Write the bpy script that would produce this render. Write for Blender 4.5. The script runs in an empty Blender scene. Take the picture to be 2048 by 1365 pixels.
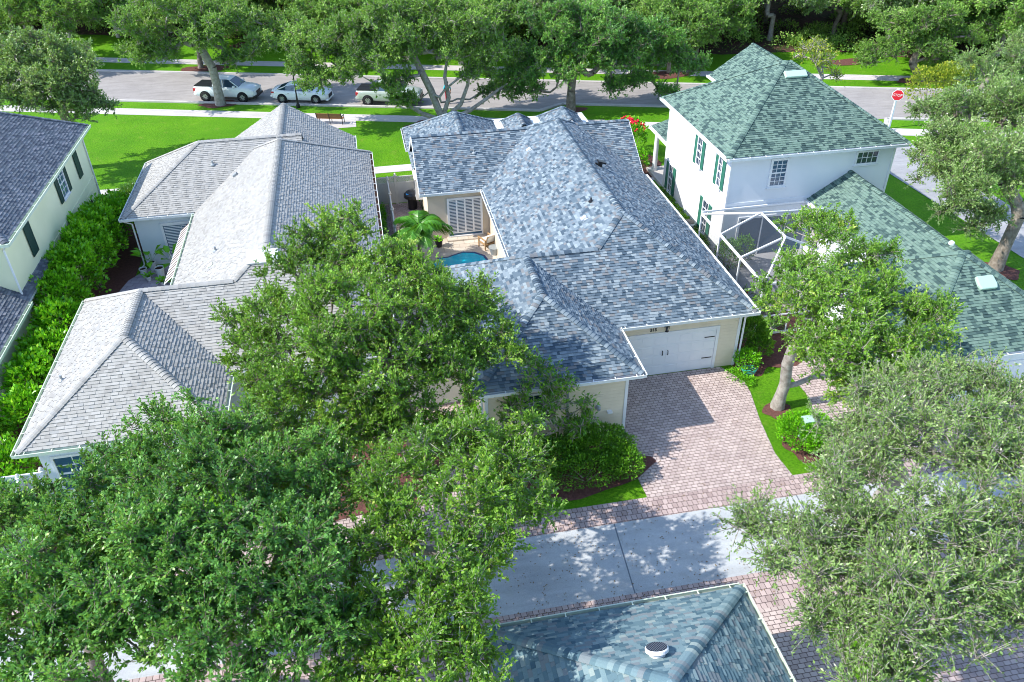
import bpy, math, random
import numpy as np
from mathutils import Vector, Matrix
R = math.radians
scene = bpy.context.scene
C = scene.collection
random.seed(7)
RNG = np.random.default_rng(11)

# ------------------------------------------------------------------ camera, sky, sun, exposure
EYE = Vector((0.0, 0.0, 21.5))
PITCH, ROLL, YAW = R(34.8396), R(-0.7476), R(10.4699)
_F = Vector((math.sin(YAW)*math.cos(PITCH), math.cos(YAW)*math.cos(PITCH), -math.sin(PITCH)))
_R = Vector((math.cos(YAW), -math.sin(YAW), 0)); _U = _R.cross(_F)
_r = _R*math.cos(ROLL) + _U*math.sin(ROLL); _u = -_R*math.sin(ROLL) + _U*math.cos(ROLL)
cam_d = bpy.data.cameras.new('camera'); cam = bpy.data.objects.new('camera', cam_d); C.objects.link(cam)
cam.matrix_world = Matrix(((_r.x, _u.x, -_F.x, EYE.x), (_r.y, _u.y, -_F.y, EYE.y), (_r.z, _u.z, -_F.z, EYE.z), (0, 0, 0, 1)))
cam_d.sensor_width = 36; cam_d.lens = 1609.68*36/2048; cam_d.clip_start = .5; cam_d.clip_end = 3000
scene.camera = cam
SUN_TO = Vector((-1.05, -.05, 1.0)).normalized()          # towards the sun
sun_d = bpy.data.lights.new('sun', 'SUN'); sun = bpy.data.objects.new('sun', sun_d); C.objects.link(sun)
sun_d.energy = 2.7; sun_d.angle = R(.53); sun_d.color = (1, .955, .88)
sun.rotation_euler = SUN_TO.to_track_quat('Z', 'Y').to_euler()
world = bpy.data.worlds.new('World'); scene.world = world; world.use_nodes = True
wn = world.node_tree; bg = wn.nodes['Background']
sky = wn.nodes.new('ShaderNodeTexSky'); sky.sky_type = 'NISHITA'; sky.sun_disc = False
sky.sun_elevation = math.asin(SUN_TO.z); sky.sun_rotation = math.atan2(SUN_TO.x, SUN_TO.y)
sky.air_density = 1.0; sky.dust_density = .4; sky.ozone_density = 1.6
wn.links.new(sky.outputs[0], bg.inputs[0]); bg.inputs[1].default_value = .15
scene.view_settings.view_transform = 'Standard'; scene.view_settings.look = 'None'
scene.view_settings.exposure = 1.32; scene.view_settings.gamma = 1
try:
    scene.cycles.filter_width = 1.0
    scene.cycles.max_bounces = 6; scene.cycles.diffuse_bounces = 3; scene.cycles.transparent_max_bounces = 8
    scene.cycles.transmission_bounces = 3; scene.cycles.glossy_bounces = 2
except Exception: pass

# ------------------------------------------------------------------ tagging and mesh helpers
def tag(o, label=None, cat=None, group=None, kind=None):
    if label: o['label'] = label
    if cat: o['category'] = cat
    if group: o['group'] = group
    if kind: o['kind'] = kind
    return o
def empty(name, loc=(0, 0, 0), label=None, cat=None, group=None, rz=0):
    o = bpy.data.objects.new(name, None); C.objects.link(o); o.location = loc; o.rotation_euler = (0, 0, rz)
    o.empty_display_size = .3
    return tag(o, label, cat, group)
def tree_copy(o, parent=None):
    c = o.copy(); C.objects.link(c)
    if parent is not None: c.parent = parent
    for ch in list(o.children): tree_copy(ch, c)
    return c
class MB:
    def __init__(s): s.v = []; s.f = []; s.m = []; s.t = []; s.uv = {}
    def quad(s, a, b, c, d, m=0, t=.5): s.poly([a, b, c, d], m, t)
    def poly(s, pts, m=0, t=.5):
        n = len(s.v); s.v += [tuple(p) for p in pts]; s.f.append(tuple(range(n, n+len(pts)))); s.m.append(m); s.t.append(t)
    def box(s, a, b, m=0, t=.5, mat=None):
        x0, x1 = sorted((a[0], b[0])); y0, y1 = sorted((a[1], b[1])); z0, z1 = sorted((a[2], b[2]))
        P = [(x0,y0,z0),(x1,y0,z0),(x1,y1,z0),(x0,y1,z0),(x0,y0,z1),(x1,y0,z1),(x1,y1,z1),(x0,y1,z1)]
        if mat is not None: P = [tuple(mat @ Vector(p)) for p in P]
        n = len(s.v); s.v += P
        for f in ((0,3,2,1),(4,5,6,7),(0,1,5,4),(1,2,6,5),(2,3,7,6),(3,0,4,7)):
            s.f.append(tuple(n+i for i in f)); s.m.append(m); s.t.append(t)
        return s
    def bar(s, p, q, w, h, m=0, up=(0, 0, 1), t=.5):
        """box from p to q, width w (sideways) and height h"""
        p, q = Vector(p), Vector(q); d = q-p; L = d.length
        if L < 1e-6: return s
        d.normalize(); up = Vector(up)
        if abs(d.dot(up)) > .98: up = Vector((0, 1, 0))
        sd = d.cross(up).normalized(); u2 = sd.cross(d)
        M = Matrix(((sd.x, d.x, u2.x, p.x), (sd.y, d.y, u2.y, p.y), (sd.z, d.z, u2.z, p.z), (0, 0, 0, 1)))
        return s.box((-w/2, 0, -h/2), (w/2, L, h/2), m, t, M)
    def tube(s, pts, rad, n=8, m=0, cap=True):
        pts = [Vector(p) for p in pts]
        if not hasattr(rad, '__len__'): rad = [rad]*len(pts)
        base = len(s.v); prev = None
        for i, p in enumerate(pts):
            d = (pts[min(i+1, len(pts)-1)] - pts[max(i-1, 0)]).normalized()
            a = prev if prev is not None else (Vector((1, 0, 0)) if abs(d.x) < .9 else Vector((0, 1, 0)))
            a = (a - d*a.dot(d)).normalized(); b = d.cross(a); prev = a
            for k in range(n):
                an = 2*math.pi*k/n; s.v.append(tuple(p + (a*math.cos(an)+b*math.sin(an))*rad[i]))
        for i in range(len(pts)-1):
            for k in range(n):
                k2 = (k+1) % n
                s.f.append((base+i*n+k, base+i*n+k2, base+(i+1)*n+k2, base+(i+1)*n+k)); s.m.append(m); s.t.append(.5)
        if cap:
            s.f.append(tuple(base+k for k in reversed(range(n)))); s.m.append(m); s.t.append(.5)
            s.f.append(tuple(base+(len(pts)-1)*n+k for k in range(n))); s.m.append(m); s.t.append(.5)
        return s
    def lathe(s, c, prof, n=20, m=0, mat=None):
        """prof: (radius, z) list about the vertical axis through c"""
        base = len(s.v); c = Vector(c)
        for r_, z in prof:
            for k in range(n):
                an = 2*math.pi*k/n; p = Vector((r_*math.cos(an), r_*math.sin(an), z))
                if mat is not None: p = mat @ p
                s.v.append(tuple(c+p))
        for i in range(len(prof)-1):
            for k in range(n):
                k2 = (k+1) % n
                s.f.append((base+i*n+k, base+i*n+k2, base+(i+1)*n+k2, base+(i+1)*n+k)); s.m.append(m); s.t.append(.5)
        if prof[0][0] > 1e-4: s.f.append(tuple(base+k for k in reversed(range(n)))); s.m.append(m); s.t.append(.5)
        if prof[-1][0] > 1e-4: s.f.append(tuple(base+(len(prof)-1)*n+k for k in range(n))); s.m.append(m); s.t.append(.5)
        return s
    def prism(s, poly, z0, z1, m=0):
        n = len(poly); b = len(s.v)
        s.v += [(x, y, z0) for x, y in poly] + [(x, y, z1) for x, y in poly]
        s.f.append(tuple(b+i for i in reversed(range(n)))); s.m.append(m); s.t.append(.5)
        s.f.append(tuple(b+n+i for i in range(n))); s.m.append(m); s.t.append(.5)
        for i in range(n):
            j = (i+1) % n; s.f.append((b+i, b+j, b+n+j, b+n+i)); s.m.append(m); s.t.append(.5)
        return s
    def build(s, name, mats, parent=None, smooth=False, bevel=0, local=False):
        me = bpy.data.meshes.new(name); me.from_pydata(s.v, [], s.f)
        if not isinstance(mats, (list, tuple)): mats = [mats]
        for m in mats: me.materials.append(m)
        me.polygons.foreach_set('material_index', s.m)
        at = me.attributes.new('tint', 'FLOAT', 'FACE'); at.data.foreach_set('value', s.t)
        if smooth: me.polygons.foreach_set('use_smooth', [True]*len(s.f))
        me.update()
        o = bpy.data.objects.new(name, me); C.objects.link(o)
        if parent is not None:
            o.parent = parent
            if parent.type == 'EMPTY' and not local: o.matrix_parent_inverse = parent.matrix_basis.inverted()
        if bevel:
            b = o.modifiers.new('bevel', 'BEVEL'); b.width = bevel; b.segments = 2; b.limit_method = 'ANGLE'
        return o

# ------------------------------------------------------------------ materials
def mat(name, col=(.5, .5, .5), rough=.6, spec=.3, metal=0):
    m = bpy.data.materials.new(name); m.use_nodes = True
    b = m.node_tree.nodes['Principled BSDF']
    b.inputs['Base Color'].default_value = (*col, 1); b.inputs['Roughness'].default_value = rough
    b.inputs['Specular IOR Level'].default_value = spec; b.inputs['Metallic'].default_value = metal
    return m
class NT:
    def __init__(s, m): s.nt = m.node_tree; s.b = s.nt.nodes['Principled BSDF']; s.out = s.nt.nodes['Material Output']
    def n(s, t, **kw):
        o = s.nt.nodes.new(t)
        for k, v in kw.items(): setattr(o, k, v)
        return o
    def l(s, a, b): s.nt.links.new(a, b)
    def val(s, x, sock):
        if isinstance(x, (int, float)): sock.default_value = x
        else: s.l(x, sock)
    def math(s, op, a, b=0, c=None):
        o = s.n('ShaderNodeMath', operation=op); s.val(a, o.inputs[0]); s.val(b, o.inputs[1])
        if c is not None: s.val(c, o.inputs[2])
        return o.outputs[0]
    def pos(s, sc=(1, 1, 1), rot=0):
        g = s.n('ShaderNodeNewGeometry'); mp = s.n('ShaderNodeMapping'); mp.inputs['Scale'].default_value = sc
        mp.inputs['Rotation'].default_value = (0, 0, rot); s.l(g.outputs['Position'], mp.inputs[0]); return mp.outputs[0]
    def noise(s, vec, scale, detail=4, rough=.55):
        o = s.n('ShaderNodeTexNoise'); s.l(vec, o.inputs['Vector']); o.inputs['Scale'].default_value = scale
        o.inputs['Detail'].default_value = detail; o.inputs['Roughness'].default_value = rough; return o.outputs['Fac']
    def ramp(s, fac, stops, const=False):
        o = s.n('ShaderNodeValToRGB'); cr = o.color_ramp
        if const: cr.interpolation = 'CONSTANT'
        while len(cr.elements) < len(stops): cr.elements.new(.5)
        for e, (p, c) in zip(cr.elements, stops): e.position = p; e.color = (*c, 1)
        s.l(fac, o.inputs[0]); return o.outputs[0]
    def mix(s, f, a, b, mode='MIX'):
        o = s.n('ShaderNodeMix', data_type='RGBA', blend_type=mode); s.val(f, o.inputs['Factor'])
        for x, k in ((a, 6), (b, 7)):
            if isinstance(x, tuple): o.inputs[k].default_value = (*x, 1)
            else: s.l(x, o.inputs[k])
        return o.outputs[2]
    def bump(s, h, strength=.3, dist=.02):
        o = s.n('ShaderNodeBump'); o.inputs['Strength'].default_value = strength; o.inputs['Distance'].default_value = dist
        s.l(h, o.inputs['Height']); s.l(o.outputs[0], s.b.inputs['Normal'])
    def col(s, c): s.l(c, s.b.inputs['Base Color'])
def noisy(name, c1, c2, scale=2., rough=.8, spec=.2, bump=.2, bscale=40, dist=.01, c3=None, s3=12.):
    m = mat(name, c1, rough, spec); t = NT(m); p = t.pos()
    c = t.ramp(t.noise(p, scale, 5), [(.35, c1), (.65, c2)])
    if c3: c = t.mix(t.ramp(t.noise(p, s3, 3), [(.5, (0, 0, 0)), (.72, (1, 1, 1))]), c, c3)
    t.col(c)
    if bump: t.bump(t.noise(p, bscale, 4), bump, dist)
    return m
def attr_mat(name, stops, rough=.85, spec=.25, gran=90., const=False, amt=.35):
    """colour picked by the face attribute 'tint' with fine granules"""
    m = mat(name, (.5,)*3, rough, spec); t = NT(m)
    a = t.n('ShaderNodeAttribute', attribute_name='tint')
    c = t.ramp(a.outputs['Fac'], stops, const); p = t.pos()
    c = t.mix(amt, c, t.ramp(t.noise(p, gran, 3), [(.3, (.25,)*3), (.7, (1,)*3)]), 'MULTIPLY')
    c = t.mix(.22, c, t.ramp(t.noise(p, .5, 5), [(.3, (.6,)*3), (.7, (1,)*3)]), 'MULTIPLY')
    t.col(c); return m
SH = {}
def shingle_mat(k, stops): SH[k] = attr_mat('shingles_'+k, stops, const=True); return SH[k]
shingle_mat('blue', [(0, (.075, .115, .155)), (.14, (.125, .175, .22)), (.36, (.19, .245, .29)), (.60, (.215, .225, .235)), (.72, (.25, .31, .35)), (.88, (.32, .38, .41))])
shingle_mat('green', [(0, (.055, .10, .095)), (.16, (.085, .145, .13)), (.34, (.15, .235, .195)), (.62, (.17, .265, .215)), (.85, (.195, .29, .24))])
shingle_mat('white', [(0, (.37, .36, .335)), (.12, (.42, .41, .38)), (.4, (.455, .445, .415)), (.75, (.485, .475, .445)), (.93, (.40, .40, .385))])
shingle_mat('grey', [(0, (.115, .13, .16)), (.25, (.17, .19, .215)), (.5, (.22, .24, .27)), (.75, (.15, .17, .20)), (.9, (.27, .28, .31))])
shingle_mat('teal', [(0, (.08, .15, .19)), (.15, (.13, .215, .25)), (.4, (.185, .28, .31)), (.62, (.21, .25, .27)), (.78, (.245, .335, .35)), (.93, (.30, .37, .36))])
M = {}
M['white'] = noisy('white_paint', (.80, .81, .82), (.74, .76, .78), 1.5, .45, .4, .05)
M['white_stucco'] = noisy('white_stucco', (.80, .82, .84), (.75, .78, .81), .6, .9, .1, .25, 60, .01)
M['cream_stucco'] = noisy('cream_stucco', (.66, .57, .45), (.60, .52, .41), .8, .9, .1, .25, 60, .01)
M['yellow_stucco'] = noisy('yellow_stucco', (.84, .85, .60), (.78, .80, .55), .6, .9, .1, .25, 60, .01)
M['pale_blue_stucco'] = noisy('pale_stucco', (.68, .74, .78), (.62, .69, .74), .6, .9, .1, .25, 60, .01)
def siding(name, col):
    m = mat(name, col, .55, .3); t = NT(m); p = t.pos(); sp = t.n('ShaderNodeSeparateXYZ'); t.l(p, sp.inputs[0])
    fr = t.math('FRACT', t.math('MULTIPLY', sp.outputs['Z'], 1/.17))
    t.bump(t.math('SUBTRACT', 1., fr), 1., .02)
    c2 = tuple(x*.9 for x in col); t.col(t.ramp(t.noise(p, 1.3, 4), [(.35, col), (.7, c2)])); return m
M['siding'] = siding('lap_siding', (.78, .68, .52))
M['white_metal'] = mat('white_metal', (.78, .80, .82), .35, .5)
M['gutter_white'] = noisy('gutter_white', (.78, .80, .80), (.70, .73, .70), 3, .4, .4, 0)
M['gutter_green'] = noisy('gutter_weathered', (.66, .74, .62), (.56, .66, .50), 3, .4, .4, 0)
M['debris'] = noisy('leaf_litter', (.16, .07, .04), (.07, .05, .04), 30, .9, .1, .5, 60, .02)
M['glass'] = mat('window_glass', (.03, .05, .08), .06, .8)
M['glass_blue'] = mat('tinted_glass', (.04, .10, .17), .08, .8)
M['black'] = mat('black_metal', (.015, .015, .018), .4, .4)
M['dark'] = mat('dark_interior', (.02, .022, .025), .8, .1)
M['green_paint'] = mat('green_shutter_paint', (.03, .16, .11), .5, .4)
M['dark_green_paint'] = mat('dark_green_shutter_paint', (.012, .05, .045), .5, .4)
M['grey_metal'] = mat('grey_metal', (.33, .36, .37), .45, .5, .3)
M['wood'] = noisy('bench_wood', (.32, .15, .07), (.24, .11, .05), 8, .6, .3, .1)
M['teak'] = noisy('teak_wood', (.42, .27, .14), (.34, .21, .11), 8, .6, .3, .1)
M['cushion'] = noisy('cushion_fabric', (.78, .74, .68), (.70, .66, .60), 5, .9, .1, .2)
M['red'] = mat('sign_red', (.62, .015, .03), .4, .4)
M['tyre'] = mat('tyre_rubber', (.02, .02, .022), .8, .2)
M['rim'] = mat('rim_metal', (.45, .46, .48), .3, .6, .6)
M['carwhite'] = mat('white_car_paint', (.80, .84, .85), .2, .6)
M['carsilver'] = mat('silver_green_car_paint', (.46, .53, .48), .25, .6, .2)
M['carblue'] = mat('windscreen_glass', (.02, .05, .09), .04, 1.)
M['taillight'] = mat('tail_light', (.5, .02, .03), .25, .6)
M['headlight'] = mat('head_light', (.7, .75, .8), .12, .8)
M['skin'] = mat('skin', (.45, .25, .17), .6, .3)
M['soil'] = noisy('potting_soil', (.05, .03, .02), (.03, .02, .015), 20, .9, .1, .5)
M['terra'] = mat('ceramic_pot', (.74, .76, .78), .35, .5)
# ground materials
def grass_mat():
    m = mat('lawn_grass', (.1, .3, .02), .8, .12); t = NT(m); p = t.pos()
    a = t.ramp(t.noise(p, .30, 5), [(.3, (.10, .30, .008)), (.7, (.17, .41, .012))])
    b = t.ramp(t.noise(p, 9, 6, .75), [(.30, (.30, .42, .3)), (.60, (1, 1, 1))])
    c = t.mix(.95, a, b, 'MULTIPLY')
    c = t.mix(t.ramp(t.noise(p, 1.3, 6, .7), [(.55, (0, 0, 0)), (.72, (.55, .55, .55))]), c, (.25, .32, .05))
    c = t.mix(t.ramp(t.noise(p, .13, 3), [(.55, (0, 0, 0)), (.7, (.4, .4, .4))]), c, (.08, .25, .01))
    t.col(c); t.bump(t.noise(p, 14, 6, .8), 1., .10); return m
M['grass'] = grass_mat()
def paver(name, c_lo, c_hi, bw=.30, bh=.20, rot=0, mortar=(.14, .10, .09)):
    m = mat(name, c_lo, .8, .2); t = NT(m); p = t.pos(rot=rot)
    b = t.n('ShaderNodeTexBrick'); b.offset = .5; t.l(p, b.inputs['Vector'])
    b.inputs['Scale'].default_value = 1; b.inputs['Brick Width'].default_value = bw; b.inputs['Row Height'].default_value = bh
    b.inputs['Mortar Size'].default_value = .011; b.inputs['Mortar Smooth'].default_value = .3; b.inputs['Bias'].default_value = 0
    b.inputs['Color1'].default_value = (*c_lo, 1); b.inputs['Color2'].default_value = (*c_hi, 1); b.inputs['Mortar'].default_value = (*mortar, 1)
    c = t.mix(.55, b.outputs['Color'], t.ramp(t.noise(p, 1.4, 5), [(.3, (.68, .66, .68)), (.7, (1, 1, 1))]), 'MULTIPLY')
    c = t.mix(.5, c, t.ramp(t.noise(p, 45, 3), [(.3, (.7, .7, .7)), (.7, (1, 1, 1))]), 'MULTIPLY')
    t.col(c); t.bump(t.math('SUBTRACT', 1., b.outputs['Fac']), .8, .012); return m
M['paver'] = paver('driveway_pavers', (.50, .40, .365), (.66, .545, .50), .225, .155)
M['paver_edge'] = paver('border_pavers', (.43, .33, .305), (.60, .475, .44), .19, .245)
M['paver_dark'] = paver('darker_pavers', (.42, .33, .32), (.58, .475, .45), .225, .155)  # same brick size as the driveway pavers, in a darker tone
M['travertine'] = paver('travertine', (.62, .53, .43), (.70, .62, .52), .6, .4, 0, (.45, .38, .30))
M['patio'] = paver('patio_stone', (.42, .34, .40), (.58, .50, .56), .45, .3, .2, (.25, .2, .24))
def concrete(name, a, b, c3=None):
    m = mat(name, a, .85, .2); t = NT(m); p = t.pos(); lng = t.pos((.25, 1.6, 1))
    c = t.ramp(t.noise(p, .45, 6, .65), [(.3, a), (.7, b)])
    c = t.mix(.6, c, t.ramp(t.noise(p, 28, 5, .8), [(.32, (.55,)*3), (.62, (1,)*3)]), 'MULTIPLY')
    c = t.mix(.45, c, t.ramp(t.noise(lng, 1.6, 5, .6), [(.35, (.66,)*3), (.6, (1,)*3)]), 'MULTIPLY')
    c = t.mix(t.ramp(t.noise(p, 1.6, 8, .75), [(.54, (0,)*3), (.72, (.6,)*3)]), c, c3 or tuple(x*.68 for x in a))
    c = t.mix(t.ramp(t.noise(p, 6, 3, .5), [(.70, (0,)*3), (.76, (.8,)*3)]), c, tuple(x*.45 for x in a))
    t.col(c); t.bump(t.noise(p, 60, 4), .4, .008); return m
M['alley'] = concrete('alley_concrete', (.46, .48, .50), (.58, .60, .60), (.38, .37, .34))
M['walk'] = concrete('sidewalk_concrete', (.58, .54, .52), (.68, .64, .62))
M['kerb'] = concrete('kerb_concrete', (.55, .52, .50), (.64, .61, .58))
M['asphalt'] = concrete('old_asphalt', (.34, .315, .30), (.42, .39, .37))
M['lane'] = concrete('lane_concrete', (.33, .33, .35), (.46, .46, .47))
M['mulch'] = noisy('mulch', (.17, .075, .06), (.10, .045, .04), 8, .95, .1, 1., 45, .03, (.24, .13, .11), 38)
M['wood_floor'] = noisy('forest_floor', (.10, .05, .045), (.05, .06, .025), .5, .95, .1, 1., 20, .05, (.2, .09, .09), 2.5)
M['turf'] = noisy('artificial_turf', (.02, .14, .03), (.015, .11, .02), 10, .9, .1, .4, 90)
M['water'] = mat('lake_water', (.05, .12, .25), .12, .6)
M['pool'] = noisy('pool_water', (.0, .50, .62), (.0, .36, .52), 1.2, .04, .6, .3, 5, .03)
M['poolside'] = mat('pool_tile', (.005, .05, .16), .3, .5)
# foliage
def leaf_mat(name, lo, hi, rough=.42, spec=.5, trans=.3, old=None):
    m = mat(name, lo, rough, spec); t = NT(m)
    a = t.n('ShaderNodeAttribute', attribute_name='tint')
    st = [(0, lo), (.75, hi)] + ([(1., old)] if old else [])
    c = t.ramp(a.outputs['Fac'], st); t.col(c)
    tr = t.n('ShaderNodeBsdfTranslucent'); c2 = t.mix(.6, c, (.32, .5, .03), 'MIX'); t.l(c2, tr.inputs[0])
    mx = t.n('ShaderNodeMixShader'); mx.inputs[0].default_value = trans
    t.l(t.b.outputs[0], mx.inputs[1]); t.l(tr.outputs[0], mx.inputs[2]); t.l(mx.outputs[0], t.out.inputs[0]); return m
M['oak_leaf'] = leaf_mat('oak_leaves', (.05, .15, .02), (.23, .45, .04), old=(.48, .58, .10))
M['oak_leaf2'] = leaf_mat('deep_oak_leaves', (.03, .13, .03), (.17, .41, .065), old=(.40, .58, .12))
M['oak_leaf3'] = leaf_mat('grey_oak_leaves', (.09, .17, .05), (.27, .42, .11), .38, .7, old=(.5, .56, .28))
M['far_leaf'] = leaf_mat('far_oak_leaves', (.05, .14, .03), (.25, .46, .07), .5, .35, old=(.5, .6, .2))
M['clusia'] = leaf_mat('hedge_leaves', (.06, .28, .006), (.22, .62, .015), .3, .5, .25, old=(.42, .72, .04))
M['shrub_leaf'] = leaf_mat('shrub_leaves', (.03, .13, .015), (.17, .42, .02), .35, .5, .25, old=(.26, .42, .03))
M['yellow_leaf'] = leaf_mat('yellow_shrub_leaves', (.12, .22, .02), (.42, .45, .04), .4, .4, .3)
M['palm'] = leaf_mat('palm_fronds', (.03, .13, .015), (.11, .34, .02), .35, .5, .2)
M['flower'] = mat('red_flowers', (.75, .03, .05), .6, .2)
M['bark'] = noisy('oak_bark', (.30, .26, .22), (.17, .14, .11), 5, .9, .1, .9, 22, .04)
M['bark_pale'] = noisy('pale_bark', (.42, .39, .35), (.26, .23, .20), 5, .9, .1, .9, 22, .04)

# ------------------------------------------------------------------ roofs: real overlapping courses of shingle tabs
COURSE = .128
def clip(poly, k, val, keep_ge):
    out = []
    for i in range(len(poly)):
        a, b = poly[i], poly[(i+1) % len(poly)]
        da, db = a[k]-val, b[k]-val
        if not keep_ge: da, db = -da, -db
        if da >= 0: out.append(a)
        if (da > 0 > db) or (da < 0 < db):
            t = da/(da-db); out.append(tuple(a[j]+(b[j]-a[j])*t for j in range(2)))
    return out
def area2(p): return abs(sum(p[i][0]*p[(i+1) % len(p)][1]-p[(i+1) % len(p)][0]*p[i][1] for i in range(len(p))))
class Plane:
    """roof plane: side W/E/S/N, eave coordinate, eave height, slope"""
    def __init__(s, side, e, ze, sl): s.side, s.e, s.ze, s.sl = side, e, ze, sl
    def z(s, x, y):
        d = {'W': x-s.e, 'E': s.e-x, 'S': y-s.e, 'N': s.e-y}[s.side]; return s.ze + s.sl*d
    def local(s, x, y):
        d = {'W': x-s.e, 'E': s.e-x, 'S': y-s.e, 'N': s.e-y}[s.side]
        return ((y if s.side in 'WE' else x), d*math.hypot(1, s.sl))
    def world(s, u, v, off=0.):
        d = v/math.hypot(1, s.sl); n = Vector({'W': (-s.sl, 0, 1), 'E': (s.sl, 0, 1), 'S': (0, -s.sl, 1), 'N': (0, s.sl, 1)}[s.side]).normalized()
        x, y = {'W': (s.e+d, u), 'E': (s.e-d, u), 'S': (u, s.e+d), 'N': (u, s.e-d)}[s.side]
        p = Vector((x, y, s.ze+s.sl*d)) + n*off; return tuple(p)
def shingle_plane(mb, pl, xy, rng, full=True):
    L = [pl.local(x, y) for x, y in xy]
    if not full:
        mb.poly([pl.world(u, v, .0) for u, v in L], 0, .5); return
    mb.poly([pl.world(u, v, -.012) for u, v in L], 0, .3)
    v0, v1 = min(p[1] for p in L), max(p[1] for p in L); u0, u1 = min(p[0] for p in L), max(p[0] for p in L)
    r0 = int(math.floor(v0/COURSE)); r1 = int(math.ceil(v1/COURSE))
    for r in range(r0, r1):
        lo, hi = r*COURSE, (r+1)*COURSE
        band = clip(clip(L, 1, lo, True), 1, hi, False)
        if len(band) < 3 or area2(band) < 1e-5: continue
        bu0, bu1 = min(p[0] for p in band), max(p[0] for p in band)
        u = bu0 - rng.random()*.3; thick = rng.random() < .5
        while u < bu1:
            w = .09 + .21*rng.random(); tab = clip(clip(band, 0, u, True), 0, u+w, False); u += w
            thick = (not thick) if rng.random() < .8 else thick
            if len(tab) < 3: continue
            th = .031 if thick else .017; tint = rng.random()
            g = lambda p: pl.world(p[0], p[1], .002 + th*(hi-p[1])/COURSE)
            mb.poly([g(p) for p in tab], 0, tint)
            low = [p for p in tab if abs(p[1]-lo) < 1e-6]
            if len(low) >= 2:
                a, b = min(low), max(low)
                mb.quad(pl.world(a[0], lo, -.01), pl.world(b[0], lo, -.01), g(b), g(a), 0, tint*.3)
def cap_strip(mb, A, B, rng, w=.155, step=.16):
    """overlapping folded cap shingles from A (low) to B (high)"""
    A, B = Vector(A), Vector(B); d = B-A; L = d.length; d.normalize()
    side = d.cross(Vector((0, 0, 1))).normalized(); up = side.cross(d).normalized()
    drop = .42*w if abs(d.z) < .2 else .34*w
    n = max(1, int(L/step))
    for i in range(n):
        a = A + d*(L*i/n); b = A + d*(L*(i+1.25)/n if i < n-1 else L); t = rng.random()
        for sg in (-1, 1):
            a0, b0 = a+up*.062, b+up*.034
            am, bm = a + side*sg*w*.5 + up*(.062-drop*.35), b + side*sg*w*.5 + up*(.034-drop*.35)
            a1, b1 = a + side*sg*w + up*(.055-drop*1.05), b + side*sg*w + up*(.028-drop*1.05)
            mb.quad(a0, am, bm, b0, 0, t) if sg > 0 else mb.quad(a0, b0, bm, am, 0, t)
            mb.quad(am, a1, b1, bm, 0, t) if sg > 0 else mb.quad(am, bm, b1, a1, 0, t)
            lo = [a-up*.03, am-up*.05, a1-up*.05]
            mb.quad(lo[0], lo[1], am, a0, 0, t*.5); mb.quad(lo[1], lo[2], a1, am, 0, t*.5)
def gutter(parent, A, B, out, material, litter=False):
    """open channel hung on the eave from A to B (top edge of the roof), outward direction out"""
    A, B, o = Vector(A), Vector(B), Vector(out); mb = MB(); Z = Vector((0, 0, 1)); d = (B-A).normalized()
    A2, B2 = A-d*.02, B+d*.02
    mb.bar(A2+o*.0-Z*.075, B2+o*.0-Z*.075, .018, .13, 0)             # back board
    mb.bar(A2+o*.07-Z*.135, B2+o*.07-Z*.135, .14, .016, 0)           # floor
    mb.bar(A2+o*.143-Z*.075, B2+o*.143-Z*.075, .016, .125, 0)        # front
    mb.bar(A2+o*.148-Z*.008, B2+o*.148-Z*.008, .034, .02, 0)         # lip
    for e in (A2, B2): mb.bar(e+o*.0-Z*.075, e+o*.145-Z*.075, .012, .12, 0)
    n = max(1, int((B-A).length/.9))
    for i in range(n+1):
        p = A + (B-A)*((i+.3)/(n+.6)); mb.bar(p-o*.02, p+o*.15, .035, .012, 0)
    if litter: mb.bar(A2+o*.07-Z*.11, B2+o*.07-Z*.11, .12, .03, 1)
    else: mb.bar(A2+o*.07-Z*.122, B2+o*.07-Z*.122, .12, .008, 2)
    return mb.build('gutter', [material, M['debris'], M['grey_metal']], parent)
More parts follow.
